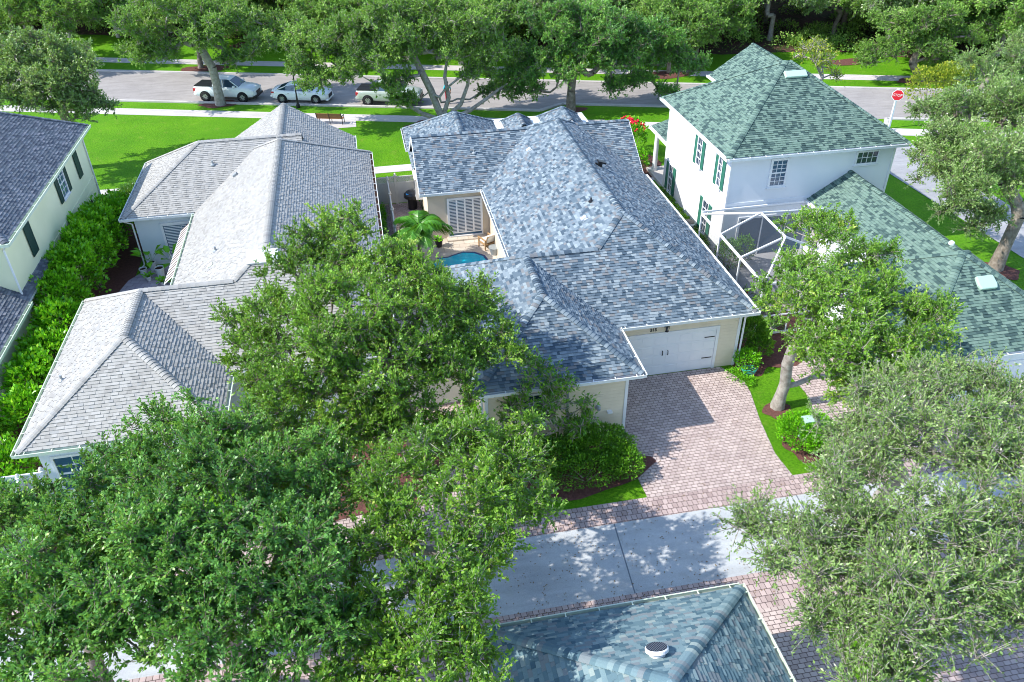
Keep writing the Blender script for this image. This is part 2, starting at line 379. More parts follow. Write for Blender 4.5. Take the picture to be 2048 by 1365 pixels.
def hip(x0, x1, y0, y1, ze, s, axis='y', lo='hip', hi='hip'):
    """planes, cap lines for one hip or gable roof; lo is the south (or west) end"""
    P = []; caps = []
    if axis == 'y':
        xm = (x0+x1)/2; h = (x1-x0)/2; zr = ze+s*h
        ya = y0+h if lo == 'hip' else y0; yb = y1-h if hi == 'hip' else y1
        P.append((Plane('W', x0, ze, s), [(x0, y0), (xm, ya), (xm, yb), (x0, y1)])); P.append((Plane('E', x1, ze, s), [(x1, y0), (xm, ya), (xm, yb), (x1, y1)]))
        if yb-ya > .3: caps.append(((xm, ya, zr), (xm, yb, zr)))
        if lo == 'hip':
            P.append((Plane('S', y0, ze, s), [(x0, y0), (x1, y0), (xm, ya)])); caps += [((x0, y0, ze), (xm, ya, zr)), ((x1, y0, ze), (xm, ya, zr))]
        if hi == 'hip':
            P.append((Plane('N', y1, ze, s), [(x0, y1), (x1, y1), (xm, yb)])); caps += [((x0, y1, ze), (xm, yb, zr)), ((x1, y1, ze), (xm, yb, zr))]
    else:
        ym = (y0+y1)/2; h = (y1-y0)/2; zr = ze+s*h
        xa = x0+h if lo == 'hip' else x0; xb = x1-h if hi == 'hip' else x1
        P.append((Plane('S', y0, ze, s), [(x0, y0), (x1, y0), (xb, ym), (xa, ym)])); P.append((Plane('N', y1, ze, s), [(x0, y1), (x1, y1), (xb, ym), (xa, ym)]))
        if xb-xa > .3: caps.append(((xa, ym, zr), (xb, ym, zr)))
        if lo == 'hip':
            P.append((Plane('W', x0, ze, s), [(x0, y0), (xa, ym), (x0, y1)])); caps += [((x0, y0, ze), (xa, ym, zr)), ((x0, y1, ze), (xa, ym, zr))]
        if hi == 'hip':
            P.append((Plane('E', x1, ze, s), [(x1, y0), (xb, ym), (x1, y1)])); caps += [((x1, y0, ze), (xb, ym, zr)), ((x1, y1, ze), (xb, ym, zr))]
    return P, caps
def make_roof(parent, planes, caps, key, seed):
    rng = random.Random(seed); mb = MB()
    for pl, xy in planes: shingle_plane(mb, pl, xy, rng, pl.side != 'N' or True)
    # soffit / deck under the shingles
    ro = mb.build('roof', [SH[key]], parent)
    cb = MB()
    for A, B in caps: cap_strip(cb, A, B, rng)
    cb.build('ridge_cap', [SH[key]], ro)
    return ro
def soffits(parent, rects, ze, m):
    mb = MB()
    for i, (x0, x1, y0, y1) in enumerate(rects): mb.box((x0+.03, y0+.03, ze-.15-.004*i), (x1-.03, y1-.03, ze-.03-.003*i))
    return mb.build('soffit', m, parent)
def vent_pipe(parent, pl, x, y, m, h=.3, r=.05):
    z = pl.z(x, y); mb = MB(); mb.tube([(x, y, z-.05), (x, y, z+h)], r, 10); mb.lathe((x, y, z+.02), [(r+.09, -.03), (r+.07, .03), (r, .07)], 12)
    return mb.build('vent_pipe', m, parent)
def on_plane(pl, x, y):
    z = pl.z(x, y); n = Vector({'W': (-pl.sl, 0, 1), 'E': (pl.sl, 0, 1), 'S': (0, -pl.sl, 1), 'N': (0, pl.sl, 1)}[pl.side]).normalized()
    ux = Vector((1, 0, 0)) if pl.side in 'SN' else Vector((0, 1, 0)); uy = n.cross(ux)
    return Matrix(((ux.x, uy.x, n.x, x), (ux.y, uy.y, n.y, y), (ux.z, uy.z, n.z, z), (0, 0, 0, 1)))
# wall-mounted pieces.  wall frame: origin on the wall, u along the wall (to the right seen from outside), z up, n outward
def wframe(side, c):
    return {'S': (Vector((1, 0, 0)), Vector((0, -1, 0)), lambda u, z, d=0: Vector((u, c-d, z))),
            'N': (Vector((-1, 0, 0)), Vector((0, 1, 0)), lambda u, z, d=0: Vector((u, c+d, z))),
            'E': (Vector((0, 1, 0)), Vector((1, 0, 0)), lambda u, z, d=0: Vector((c+d, u, z))),
            'W': (Vector((0, -1, 0)), Vector((-1, 0, 0)), lambda u, z, d=0: Vector((c-d, u, z)))}[side]
def wbox(mb, f, u0, u1, z0, z1, d0, d1, m=0): mb.box(f(u0, z0, d0), f(u1, z1, d1), m)
def window(parent, side, c, u0, u1, z0, z1, cols=2, rows=4, sash=True, frame='white', glass='glass', blinds=False, sill=True, t=.09):
    f = wframe(side, c)[2]; mb = MB()
    wbox(mb, f, u0-t, u0, z0-t, z1+t, -.02, .06); wbox(mb, f, u1, u1+t, z0-t, z1+t, -.02, .06)
    wbox(mb, f, u0, u1, z1, z1+t, -.02, .058); wbox(mb, f, u0, u1, z0-t, z0, -.02, .058)
    fr = mb.build('window', M[frame], parent)
    g = MB(); wbox(g, f, u0, u1, z0, z1, -.03, .008); g.build('pane', M[glass], fr)
    k = MB()
    for i in range(1, cols): u = u0+(u1-u0)*i/cols; wbox(k, f, u-.014, u+.014, z0, z1, .008, .03)
    for j in range(1, rows):
        z = z0+(z1-z0)*j/rows; w = .035 if (sash and j*2 == rows) else .013; wbox(k, f, u0, u1, z-w, z+w, .0085, .034)
    if blinds:
        n = int((z1-z0)/.09)
        for j in range(n):
            z = z0+(z1-z0)*(j+.5)/n; wbox(k, f, u0+.03, (u0+u1)/2-.03, z-.018, z+.022, .0082, .018); wbox(k, f, (u0+u1)/2+.03, u1-.03, z-.018, z+.022, .0082, .018)
    k.build('window_grille', M[frame], fr)
    if sill:
        s = MB(); wbox(s, f, u0-t-.05, u1+t+.05, z0-t-.05, z0-t+.005, -.02, .11); s.build('sill', M[frame], fr)
    return fr
def shutter(parent, side, c, u0, u1, z0, z1, m='green_paint', tilt=0.):
    f = wframe(side, c)[2]; mb = MB()
    wbox(mb, f, u0, u1, z0, z1, .03, .055)
    for a, b in ((u0, u0+.05), (u1-.05, u1)): wbox(mb, f, a, b, z0, z1, .055, .07)
    for z in (z0, (z0+z1)/2-.03, z1-.06): wbox(mb, f, u0+.05, u1-.05, z, z+.06, .055, .069)
    n = int((z1-z0)/.09)
    for j in range(n):
        z = z0+(z1-z0)*(j+.5)/n; wbox(mb, f, u0+.05, u1-.05, z-.02, z+.012, .054, .062)
    return mb.build('shutter', M[m], parent)
def garage_door(parent, side, c, u0, u1, z1, hinges=True, flip=1):
    f = wframe(side, c)[2]; mb = MB()
    rows = 4; cols = 8
    wbox(mb, f, u0, u1, .02, z1, -.05, .01)
    for r in range(rows):
        za, zb = .02+(z1-.02)*r/rows, .02+(z1-.02)*(r+1)/rows
        wbox(mb, f, u0+.01, u1-.01, za+.012, zb-.012, .01, .022)
        for k in range(cols):
            ua, ub = u0+(u1-u0)*k/cols+.05, u0+(u1-u0)*(k+1)/cols-.05
            wbox(mb, f, ua, ub, za+.09, zb-.09, .022, .033)
    d = mb.build('garage_door', M['white'], parent)
    t = MB(); wbox(t, f, u0-.13, u0, 0, z1+.13, -.03, .05); wbox(t, f, u1, u1+.13, 0, z1+.13, -.03, .05); wbox(t, f, u0, u1, z1, z1+.13, -.03, .049)
    t.build('door_frame', M['white'], d)
    if hinges:
        um = (u0+u1)/2
        for du in (-.12, .12):
            h = MB(); pts = [f(um+du, 1.28, .03), f(um+du, 1.24, .08), f(um+du, 1.08, .085), f(um+du, 1.04, .03)]
            h.tube(pts, .018, 6); h.build('handle', M['black'], d)
        for z in (.62, 1.72):
            for a, b in ((u0+.06, u0+.52), (u1-.52, u1-.06)):
                h = MB(); wbox(h, f, a, b, z-.022, z+.022, .033, .045); h.build('hinge_strap', M['black'], d)
    return d
def wall_lamp(parent, side, c, u, z, s=1.):
    f = wframe(side, c)[2]; mb = MB()
    wbox(mb, f, u-.05*s, u+.05*s, z-.12*s, z+.14*s, 0, .025); mb.bar(f(u, z+.1*s, .02), f(u, z+.14*s, .17*s), .025, .025)
    o = f(u, z, .19*s)
    mb.lathe(o, [(.02*s, .20*s), (.07*s, .16*s), (.12*s, .07*s), (.125*s, .05*s), (.09*s, .05*s)], 4)
    for sx in (-1, 1):
        for sy in (-1, 1): mb.bar(o+Vector((sx*.075*s, sy*.075*s, .06*s)), o+Vector((sx*.05*s, sy*.05*s, -.2*s)), .014*s, .014*s)
    mb.lathe(o, [(.075*s, -.22*s), (.08*s, -.19*s), (.03*s, -.17*s)], 4)
    l = mb.build('wall_lamp', M['black'], parent)
    g = MB(); g.lathe(o, [(.06*s, .05*s), (.045*s, -.18*s)], 4); g.build('lamp_glass', M['glass'], l); return l
def text_mesh(name, s, size, depth, m, parent, mw):
    cu = bpy.data.curves.new(name, 'FONT'); cu.body = s; cu.size = size; cu.extrude = depth; cu.align_x = 'CENTER'; cu.align_y = 'CENTER'
    tmp = bpy.data.objects.new('t', cu); C.objects.link(tmp); bpy.context.view_layer.update()
    me = bpy.data.meshes.new_from_object(tmp); bpy.data.objects.remove(tmp); me.name = name
    me.materials.clear(); me.materials.append(m); me.transform(mw)
    o = bpy.data.objects.new(name, me); C.objects.link(o); o.parent = parent
    if parent.type == 'EMPTY': o.matrix_parent_inverse = parent.matrix_basis.inverted()
    return o
def downspout(parent, x, y, z0, z1, dx, dy, m):
    mb = MB(); mb.tube([(x+dx, y+dy, z1), (x+dx*.9, y+dy*.9, z1-.1), (x, y, z1-.38), (x, y, z0+.15), (x+dx*.4, y+dy*.4, z0+.02)], .045, 6)
    return mb.build('downspout', m, parent)

# ------------------------------------------------------------------ the ground
def sheet(name, pts, z, m, kind='structure'):
    mb = MB(); mb.poly([(x, y, z) for x, y in pts]); o = mb.build(name, m); o['kind'] = kind; return o
def slab(name, pts, z0, z1, m, kind='structure'):
    mb = MB(); mb.prism(pts, z0, z1); o = mb.build(name, m); o['kind'] = kind; return o
def band(fn0, fn1, xs): return [(x, fn0(x)) for x in xs] + [(x, fn1(x)) for x in reversed(xs)]
sheet('ground', [(-400, -60), (400, -60), (400, 700), (-400, 700)], 0, M['grass'])
XS = [-90, -60, -40, -24, -10, 4, 14, 22, 30, 40, 55, 75, 110]
kf = lambda x: 73.6-.31*x; kn = lambda x: 65.4-.30*x
def kn2(x): return kn(x) + (1.75 if 15.5 <= x <= 31 else 0)
xs_n = [-90, -60, -40, -20, 0, 13.8, 15.9, 22, 30.8, 33, 37.6, 45, 60, 80, 110]
def kerb_near(x): return kn(x) + (1.75 if 15 < x < 31 else 0)
sheet('street', [(x, kerb_near(x)) for x in xs_n] + [(x, kf(x)) for x in reversed(xs_n)], .004, M['asphalt'])
def kerb(name, line, w=.32, h=.11):
    mb = MB()
    for a, b in zip(line, line[1:]):
        a, b = Vector((*a, 0)), Vector((*b, 0)); d = (b-a).normalized(); mb.bar(a-d*.02+Vector((0, 0, h/2)), b+d*.02+Vector((0, 0, h/2)), w, h)
    o = mb.build(name, M['kerb']); o['kind'] = 'structure'
kerb('kerb', [(x, kerb_near(x)) for x in xs_n if x < 31]+[(31.8, kn(31.8)+.6), (33.2, kn(33.2)-1.2)])
kerb('kerb', [(38.4, kn(38.4)-1.4)] + [(x, kn(x)) for x in (39.2, 45, 60, 80)])
kerb('kerb', [(x, kf(x)) for x in XS])
sheet('sidewalk', band(lambda x: 62.0-.305*x, lambda x: 63.5-.305*x, XS), .008, M['walk'])
sheet('sidewalk', band(lambda x: 76.3-.315*x, lambda x: 77.9-.315*x, XS), .008, M['walk'])
sheet('footpath', [(-24, 51.5), (16.5, 51.5), (16.5, 52.65), (-24, 52.65)], .012, M['walk'])
sheet('footpath', [(8.6, 52.6), (10.4, 52.6), (10.4, 59.6), (8.6, 60)], .016, M['walk'])
sheet('footpath', [(16.5, 46.5), (18.2, 46.5), (18.2, 58.2), (16.5, 58.5)], .016, M['walk'])
sheet('bench_pad', [(-4.6, 60.8), (-.6, 60.8), (-.6, 62.6), (-4.6, 63.6)], .014, M['walk'])
sheet('lane', [(33.5, 58), (33.6, 44), (34.3, 30), (34.6, 8), (38.2, 8), (37.9, 36), (38.0, 47), (38.0, 56)], .02, M['lane'])
wf = lambda x: 85.3-.33*x
sheet('forest_floor', [(x, wf(x)+1.2*math.sin(x*.7)) for x in range(-110, 130, 6)] + [(130, 260), (-110, 260)], .004, M['wood_floor'])
sheet('lake', [(18, 118), (160, 74), (400, 90), (400, 700), (-60, 700), (-60, 170)], .03, M['water'])
# alley and drives
sheet('alley', [(-60, 15.6), (60, 15.6), (60, 18.58), (-60, 18.58)], .008, M['alley'])
mb = MB()
for x in (-6.6, .3, 7.0, 13.9, 20.8): mb.quad((x-.022, 18.58, .0115), (x-.2-.022, 15.6, .0115), (x-.2+.022, 15.6, .0115), (x+.022, 18.58, .0115))
o = mb.build('alley_joint', mat('joint_dark', (.16, .18, .21), .9)); o['kind'] = 'structure'
sheet('paver_border', [(-60, 18.58), (60, 18.58), (60, 19.56), (-60, 19.56)], .012, M['paver_edge'])
sheet('paver_border', [(-60, 15.6), (60, 15.6), (60, 14.2), (-60, 14.2)], .012, M['paver_edge'])
sheet('driveway', [(8.55, 19.5), (14.25, 19.5), (14.15, 20.8), (14.45, 22.8), (14.85, 24.6), (14.9, 25.3), (14.3, 26.5), (8.8, 26.5), (8.85, 23.3), (8.5, 21.4)], .016, M['paver'])
sheet('driveway', [(16.9, 19.5), (27.5, 19.5), (27.5, 22.2), (20.2, 22.2), (19.6, 27.5), (16.9, 26.9), (17.1, 24), (16.6, 21.5)], .016, M['paver'])
sheet('driveway', [(-5.9, 19.5), (2.6, 19.5), (2.75, 27.5), (-.2, 27.8), (-5.9, 27.2)], .016, M['paver'])
sheet('driveway', [(8.6, 6), (12.1, 6), (12.15, 14.25), (8.6, 14.25)], .016, M['paver'])
sheet('driveway', [(13.6, 5), (26, 5), (26, 14.25), (14.4, 14.25)], .016, M['paver_dark'])
sheet('driveway', [(-14, 2), (1.2, 2), (1.2, 14.25), (-14, 14.25)], .016, M['paver_dark'])
def blob(cx, cy, rx, ry, seed, n=26):
    r = random.Random(seed); ph = [r.random()*6.28 for _ in range(4)]
    return [(cx+rx*math.cos(a)*(1+.12*math.sin(3*a+ph[0])+.07*math.sin(7*a+ph[1])), cy+ry*math.sin(a)*(1+.12*math.sin(4*a+ph[2])+.06*math.sin(6*a+ph[3]))) for a in [2*math.pi*i/n for i in range(n)]]
for i, (x, y, a, b) in enumerate(((15.45, 23.15, .62, .6), (15.75, 20.95, 1.15, .95), (17, 27.4, 1.7, 1.5), (15.7, 26.6, .9, 1.0), (6.5, 21.3, 2.6, 1.25), (5.9, 60.1, 2.6, 1.2), (-11.4, 68.6, 1.5, .9), (-14, 79.3, 2.2, 1.1), (16.2, 60.9, 1.3, .7),
        (26.5, 68, 2.6, 1.0), (47.5, 61.8, 2.2, .9), (31.9, 31.5, 1.0, 1.0), (-10, 87, 2.2, 1.3), (44.5, 68, 2.2, 1.0), (43.5, 52.5, 1.2, .5), (-2, 22.6, 3.5, 2.2), (18.0, 50, 1.4, 3), (19.6, 28.3, 2.6, .9))):
    sheet('mulch_bed', blob(x, y, a, b, i), .022+.0006*i, M['mulch'])
sheet('courtyard_floor', [(-.0, 29), (6.4, 29), (6.4, 41.3), (-.0, 41.3)], .01, M['travertine'])
sheet('side_yard', [(.5, 41), (2.9, 41), (2.9, 46.5), (.1, 46.5)], .024, M['paver_dark'])
sheet('courtyard_floor', [(-13.9, 37.1), (-9, 37.1), (-9, 41.3), (-12.3, 41.3), (-13.2, 40)], .012, M['patio'])
sheet('artificial_turf', [(-14.1, 36.2), (-9, 36.2), (-9, 37.95), (-14.0, 37.75)], .02, M['turf'])
sheet('paver_border', [(-14.6, 34.6), (-9, 34.6), (-9, 36.15), (-14.4, 36.15)], .016, M['paver_dark'])
sheet('mulch_bed', [(-15.4, 22), (-13.0, 22), (-12.9, 45), (-13.4, 50), (-15.6, 50)], .006, M['mulch'])
sheet('patio_floor', [(16.6, 28.2), (23, 28.2), (23, 36), (16.6, 36)], .010, M['lane'])
sheet('mulch_bed', [(16.7, 28.3), (18.6, 28.3), (19.8, 29.4), (19.2, 30.2), (17.6, 30.0), (17.2, 34.6), (16.7, 34.6)], .036, M['mulch'])
sheet('side_yard', [(15.1, 28), (16.6, 28), (17.9, 36), (18.05, 45), (15.1, 45)], .012, M['mulch'])
# swimming pool with its water, tile band and coping
pool = [(2.2, 35.6), (2.5, 36.6), (2.75, 37.6), (2.75, 38.5), (3.1, 39.0), (3.7, 39.05), (4.1, 39.25), (4.6, 39.45), (5.2, 39.3), (5.7, 38.8), (5.85, 38.1), (5.75, 36), (5.2, 34.8), (3.2, 34.6)]
pr_ = empty('swimming_pool', (4, 37, 0), 'free form turquoise swimming pool with dark blue tiled edge in the beige courtyard', 'swimming pool')
def shrink(P, k): cx = sum(p[0] for p in P)/len(P); cy = sum(p[1] for p in P)/len(P); return [(cx+(x-cx)*k, cy+(y-cy)*k) for x, y in P]
mb = MB(); n = len(pool); b = shrink(pool, .93)
for i in range(n):
    j = (i+1) % n; mb.quad((*pool[i], .03), (*pool[j], .03), (*b[j], .026), (*b[i], .026))
mb.build('tile_band', M['poolside'], pr_)
mb = MB(); mb.poly([(x, y, .024) for x, y in b]); mb.build('water', M['pool'], pr_)

# ------------------------------------------------------------------ houses
SL = .62; ZE = 3.05
def l_house(xw0, xw1, yw, x0, x1, ys, yn):
    """the courtyard house type: hipped garage wing, long hipped main roof and the low ridge that joins them"""
    hw = (xw1-xw0)/2; xwm = (xw0+xw1)/2; zr = ZE+SL*hw; yx = ys+hw; xm = (x0+x1)/2; h = (x1-x0)/2; zm = ZE+SL*h
    W, E_, S, N = (lambda e, k=k: Plane(k, e, ZE, SL) for k in 'WESN')
    P = [(W(xw0), [(xw0, yw), (xwm, yw+hw), (xwm, yx), (xw0, yx+hw)]), (S(yw), [(xw0, yw), (xw1, yw), (xwm, yw+hw)]),
         (E_(xw1), [(xw1, yw), (xwm, yw+hw), (xwm, yx), (xw1, ys)]),
         (N(yx+hw), [(xw0, yx+hw), (xwm, yx), (x0+hw, yx), (x0, yx+hw)]),
         (S(ys), [(xw1, ys), (x1, ys), (xm, ys+h), (x0+hw, yx), (xwm, yx)]),
         (W(x0), [(x0, yx+hw), (x0+hw, yx), (xm, ys+h), (xm, yn-h), (x0, yn)]),
         (E_(x1), [(x1, ys), (xm, ys+h), (xm, yn-h), (x1, yn)]), (N(yn), [(x0, yn), (xm, yn-h), (x1, yn)])]
    caps = [((xwm, yw+hw, zr), (xwm, yx, zr)), ((xw0, yw, ZE), (xwm, yw+hw, zr)), ((xw1, yw, ZE), (xwm, yw+hw, zr)), ((xw0, yx+hw, ZE), (xwm, yx, zr)),
            ((xwm, yx, zr), (x0+hw, yx, zr)), ((x0+hw, yx, zr), (xm, ys+h, zm)), ((x1, ys, ZE), (xm, ys+h, zm)), ((xm, ys+h, zm), (xm, yn-h, zm)),
            ((x1, yn, ZE), (xm, yn-h, zm)), ((x0, yn, ZE), (xm, yn-h, zm))]
    return P, caps

# --- the house with the blue-grey shingle roof
blue = empty('house', (9, 35, 0), 'single storey cream house with blue-grey shingle roofs around the pool courtyard', 'house')
xw0, xw1, yw, x0, x1, ys, yn = 2.86, 9.25, 22.97, 6.0, 15.33, 26.15, 47.6
P, caps = l_house(xw0, xw1, yw, x0, x1, ys, yn)
fy0, fy1 = 40.87, 47.45; fx0, fx1 = 2.52, 15.28
p2, c2 = hip(fx0, fx1, fy0, fy1, ZE, SL, 'x', 'gable', 'gable'); P += p2; caps += c2
p2, c2 = hip(2.45, 8.55, 44.3, 51.25, ZE, SL, 'y', 'gable', 'hip'); P += p2; caps += c2
p2, c2 = hip(8.75, 10.65, 47.4, 50.4, 3.35, .8, 'y', 'gable', 'hip'); P += p2; caps += c2
p2, c2 = hip(11.0, 13.6, 45.8, 49.6, 3.75, .75, 'y', 'gable', 'hip'); P += p2; caps += c2
broof = make_roof(blue, P, caps, 'blue', 3)
mb = MB()
for i, (a, b, c, d) in enumerate(((3.26, 8.85, 23.37, 29), (6.4, 14.93, 26.55, 47), (2.95, 14.9, 41.27, 47.1), (2.9, 8.1, 46, 50.8))): mb.box((a, c, 0), (b, d, ZE-.06-.01*i))
mb.build('wall', M['siding'], blue)
mb = MB(); mb.box((2.949, 41.25, 0), (6.38, 41.268, ZE-.1)); mb.box((6.38, 32.5, 0), (6.398, 41.2, ZE-.1)); mb.build('stucco_wall', M['cream_stucco'], blue)
for xg, sg in ((fx0+.36, -1), (fx1-.36, 1)):
    mb = MB(); ym = (fy0+fy1)/2; mb.poly([(xg, fy0+.4, ZE-.1), (xg, fy1-.4, ZE-.1), (xg, ym, ZE+SL*(ym-fy0)-.15)]); mb.build('gable_wall', M['siding'], blue)
    xr = fx0 if sg < 0 else fx1; zt = ZE+SL*(ym-fy0); mb = MB()
    mb.bar((xr+sg*.012, fy0-.1, ZE-.16), (xr+sg*.012, ym, zt-.1), .03, .2); mb.bar((xr+sg*.012, fy1+.1, ZE-.16), (xr+sg*.012, ym, zt-.1), .03, .2); mb.build('rake_board', M['white'], blue)
soffits(blue, [(xw0, xw1, yw, 29.3), (x0, x1, ys, 47.5), (fx0, fx1, fy0, fy1), (2.45, 8.55, 46, 51.25)], ZE, M['white'])
for A, B, o_, lit in (((xw0, yw), (xw1, yw), (0, -1), 1), ((xw1, yw-.1), (xw1, ys-.02), (1, 0), 0), ((xw1+.02, ys), (x1+.1, ys), (0, -1), 0), ((x1, ys-.1), (x1, 40.8), (1, 0), 0),
                     ((x0, 32.6), (x0, fy0-.15), (-1, 0), 0), ((fx0, fy0), (x0-.1, fy0), (0, -1), 0), ((2.45, 47.5), (2.45, 51.2), (-1, 0), 0), ((xw0, yw), (xw0, 32), (-1, 0), 0)):
    gutter(blue, (*A, ZE), (*B, ZE), (*o_, 0), M['gutter_white'], lit)
mb = MB(); mb.box((8.2, 47.6, 3.1), (14.4, 51.2, 3.22)); mb.build('porch_roof', M['gutter_white'], blue)
for x in (8.6, 11, 14.1): MB().lathe((x, 50.9, 0), [(.2, 0), (.2, .15), (.14, .2), (.11, 2.9), (.17, 3.0), (.17, 3.1)], 14).build('porch_column', M['white'], blue)
garage_door(blue, 'S', 26.55, 9.35, 13.86, 2.12)
wall_lamp(blue, 'S', 26.55, 11.5, 2.62, 1.05)
text_mesh('house_number', '215', .21, .012, M['black'], blue, Matrix.Translation((10.98, 26.53, 2.42)) @ Matrix.Rotation(math.pi/2, 4, 'X'))
for a, b, c, d in ((14.83, 26.515, 14.955, 26.68), (8.76, 23.335, 8.878, 23.5), (3.235, 23.33, 3.36, 23.4)): MB().box((a, b, 0), (c, d, ZE-.12)).build('corner_board', M['white'], blue)
downspout(blue, 15.05, 26.45, 0, ZE-.1, .2, -.2, M['white_metal'])
downspout(blue, 3.1, 23.2, 0, ZE-.1, -.15, -.1, M['gutter_white'])
mb = MB(); mb.box((6.42, 23.3, .15), (6.5, 23.375, ZE-.12)); mb.build('conduit', M['grey_metal'], blue)
window(blue, 'S', 23.37, 4.75, 5.5, .95, 2.35, 2, 4, sill=True)
# service panel, meter and pipes on the wing wall
f = wframe('S', 23.37)[2]
mb = MB(); wbox(mb, f, 7.02, 7.9, .35, 1.95, 0, .03); sp_ = mb.build('utility_panel', M['siding'], blue)
mb = MB(); wbox(mb, f, 7.25, 7.62, 1.0, 1.72, .03, .14); mb.build('meter_box', M['cream_stucco'], blue)
mb = MB(); Mr = Matrix.Rotation(math.pi/2, 4, 'X'); mb.lathe(f(7.66, 1.45, .1), [(.11, 0), (.11, .08), (.085, .1), (.085, .2), (.05, .24)], 14, 0, Mr); mb.build('electric_meter', M['grey_metal'], blue)
for q in ((7.05, 7.2, 1.15, 1.45), (7.42, 7.58, .85, 1.12), (7.5, 7.66, .62, .82)): mb = MB(); wbox(mb, f, *q, .03, .12); mb.build('junction_box', M['cream_stucco'], blue)
for i, u in enumerate((7.12, 7.27, 7.34, 7.41, 7.48, 7.62)): MB().tube([f(u, .1, .08), f(u, .9+.1*(i % 2), .08)], .025, 6).build('pipe', M['gutter_white'], blue)
MB().tube([f(7.13, 1.1, .1), f(7.25, .98, .16), f(7.42, 1.1, .12)], .018, 6).build('cable', M['grey_metal'], blue)
mb = MB(); wbox(mb, f, 8.08, 8.28, 1.02, 1.1, 0, .15); mb.build('hose_bib', M['white_metal'], blue)
# courtyard shutters / sliding door
f = wframe('S', 41.25)[2]; mb = MB()
for a, b in ((4.02, 4.1), (5.94, 6.02)): wbox(mb, f, a, b, .1, 2.47, 0, .08)
wbox(mb, f, 4.1, 5.94, 2.4, 2.47, 0, .079); wbox(mb, f, 4.1, 5.94, .1, .16, 0, .12); sd = mb.build('sliding_door', M['white'], blue)
mb = MB(); wbox(mb, f, 4.1, 5.94, .16, 2.4, 0, .012); mb.build('pane', M['glass_blue'], sd)
for k in range(4):
    a = 4.1+.46*k; b = a+.46; mb = MB()
    wbox(mb, f, a, a+.045, .3, 2.4, .02, .06); wbox(mb, f, b-.045, b, .3, 2.4, .02, .06); wbox(mb, f, a+.045, b-.045, .3, .36, .02, .059); wbox(mb, f, a+.045, b-.045, 2.34, 2.4, .02, .059)
    for j in range(22): z = .41+j*.088; wbox(mb, f, a+.045, b-.045, z, z+.034, .025, .052)
    mb.build('louvre_shutter', M['white'], sd)
mb = MB(); mb.box((3.9, 40.75, .0), (6.2, 41.25, .09)); mb.build('door_step', M['travertine'], blue)
mb = MB(); mb.box((6.30, 39.3, 1.5), (6.385, 39.55, 1.85)); mb.build('wall_light', M['black'], blue)
mb = MB(); mb.box((2.55, 44.6, 1.0), (2.95, 46.2, 2.3)); mb.box((2.5, 44.5, 2.3), (2.95, 46.3, 2.36)); by = mb.build('bay_window', M['white'], blue)
mb = MB(); mb.box((2.535, 44.75, 1.25), (2.555, 46.05, 2.2)); mb.build('pane', M['glass'], by)
plW = Plane('W', 6.0, ZE, SL); plE = Plane('E', 15.33, ZE, SL)
for (x, y) in ((9.35, 32.0), (8.8, 41.5)):
    T = on_plane(plW, x, y); mb = MB(); mb.box((-.14, -.12, 0), (.14, .12, .02), 0, .5, T); mb.tube([T @ Vector((0, -.1, .06)), T @ Vector((0, .16, .06))], .1, 10); mb.build('roof_vent', M['white_metal'], blue)
vent_pipe(blue, plW, 9.9, 33.0, M['black'], .2, .04)
vent_pipe(blue, Plane('S', fy0, ZE, SL), 5.9, 42.9, M['grey_metal'], .22, .04)
T = Matrix.Translation((11.45, 36.9, plE.z(11.45, 36.9))); mb = MB()
mb.box((-.1, -.1, 0), (.1, .1, .22), 0, .5, T); mb.box((-.2, -.16, .22), (.2, .16, .3), 0, .5, T @ Matrix.Rotation(R(18), 4, 'Y')); mb.tube([T @ Vector((-.1, 0, .1)), T @ Vector((-.24, -.02, .22))], .05, 8)
mb.build('exhaust_vent', M['black'], blue)

# --- the house with the pale grey roof
wh = empty('house', (-6, 36, 0), 'single storey white house with the pale grey shingle roofs and striped awning', 'house')
wxw0, wxw1, wyw, wx0, wx1, wys, wyn = -12.83, -6.13, 22.98, -9.25, .13, 26.26, 47.7
P, caps = l_house(wxw0, wxw1, wyw, wx0, wx1, wys, wyn)
p2, c2 = hip(-12.92, -3.5, 41.11, 48.85, ZE, SL, 'x', 'hip', 'gable'); P += p2; caps += c2[:3]
p2, c2 = hip(-8.7, -.75, 44.6, 50.6, ZE, .6, 'y', 'gable', 'gable'); P += p2; caps += c2
make_roof(wh, P, caps, 'white', 5)
mb = MB()
for i, (a, b, c, d) in enumerate(((-12.43, -6.53, 23.38, 29.5), (-8.85, -.27, 26.66, 47), (-12.5, -5, 41.51, 48.4), (-8.3, -1.15, 45, 50.2))): mb.box((a, c, 0), (b, d, ZE-.06-.01*i))
mb.build('wall', M['pale_blue_stucco'], wh)
soffits(wh, [(wxw0, wxw1, wyw, 32.9), (wx0, wx1, wys, 47.5), (-12.92, -3.5, 41.11, 48.85), (-8.7, -.75, 44.6, 50.6)], ZE, M['white'])
for A, B, o_, m_ in (((wxw0, wyw), (wxw1, wyw), (0, -1), 'g'), ((wxw0, wyw-.1), (wxw0, 32.9), (-1, 0), 'g'), ((wxw1, wyw-.1), (wxw1, wys), (1, 0), 'g'), ((wxw1, wys), (wx1, wys), (0, -1), 'w'),
                     ((wx0, 33), (wx0, 41.0), (-1, 0), 'g'), ((-12.92, 41.11), (wx0-.1, 41.11), (0, -1), 'w'), ((-12.92, 41.0), (-12.92, 48.8), (-1, 0), 'w'), ((wx1, 26.2), (wx1, 47.6), (1, 0), 'w'), ((-.75, 48.2), (-.75, 50.6), (1, 0), 'w')):
    gutter(wh, (*A, ZE), (*B, ZE), (*o_, 0), M['gutter_green' if m_ == 'g' else 'gutter_white'], m_ == 'w' and A[0] > 0)
garage_door(wh, 'S', 26.66, -5.6, -.95, 2.12)
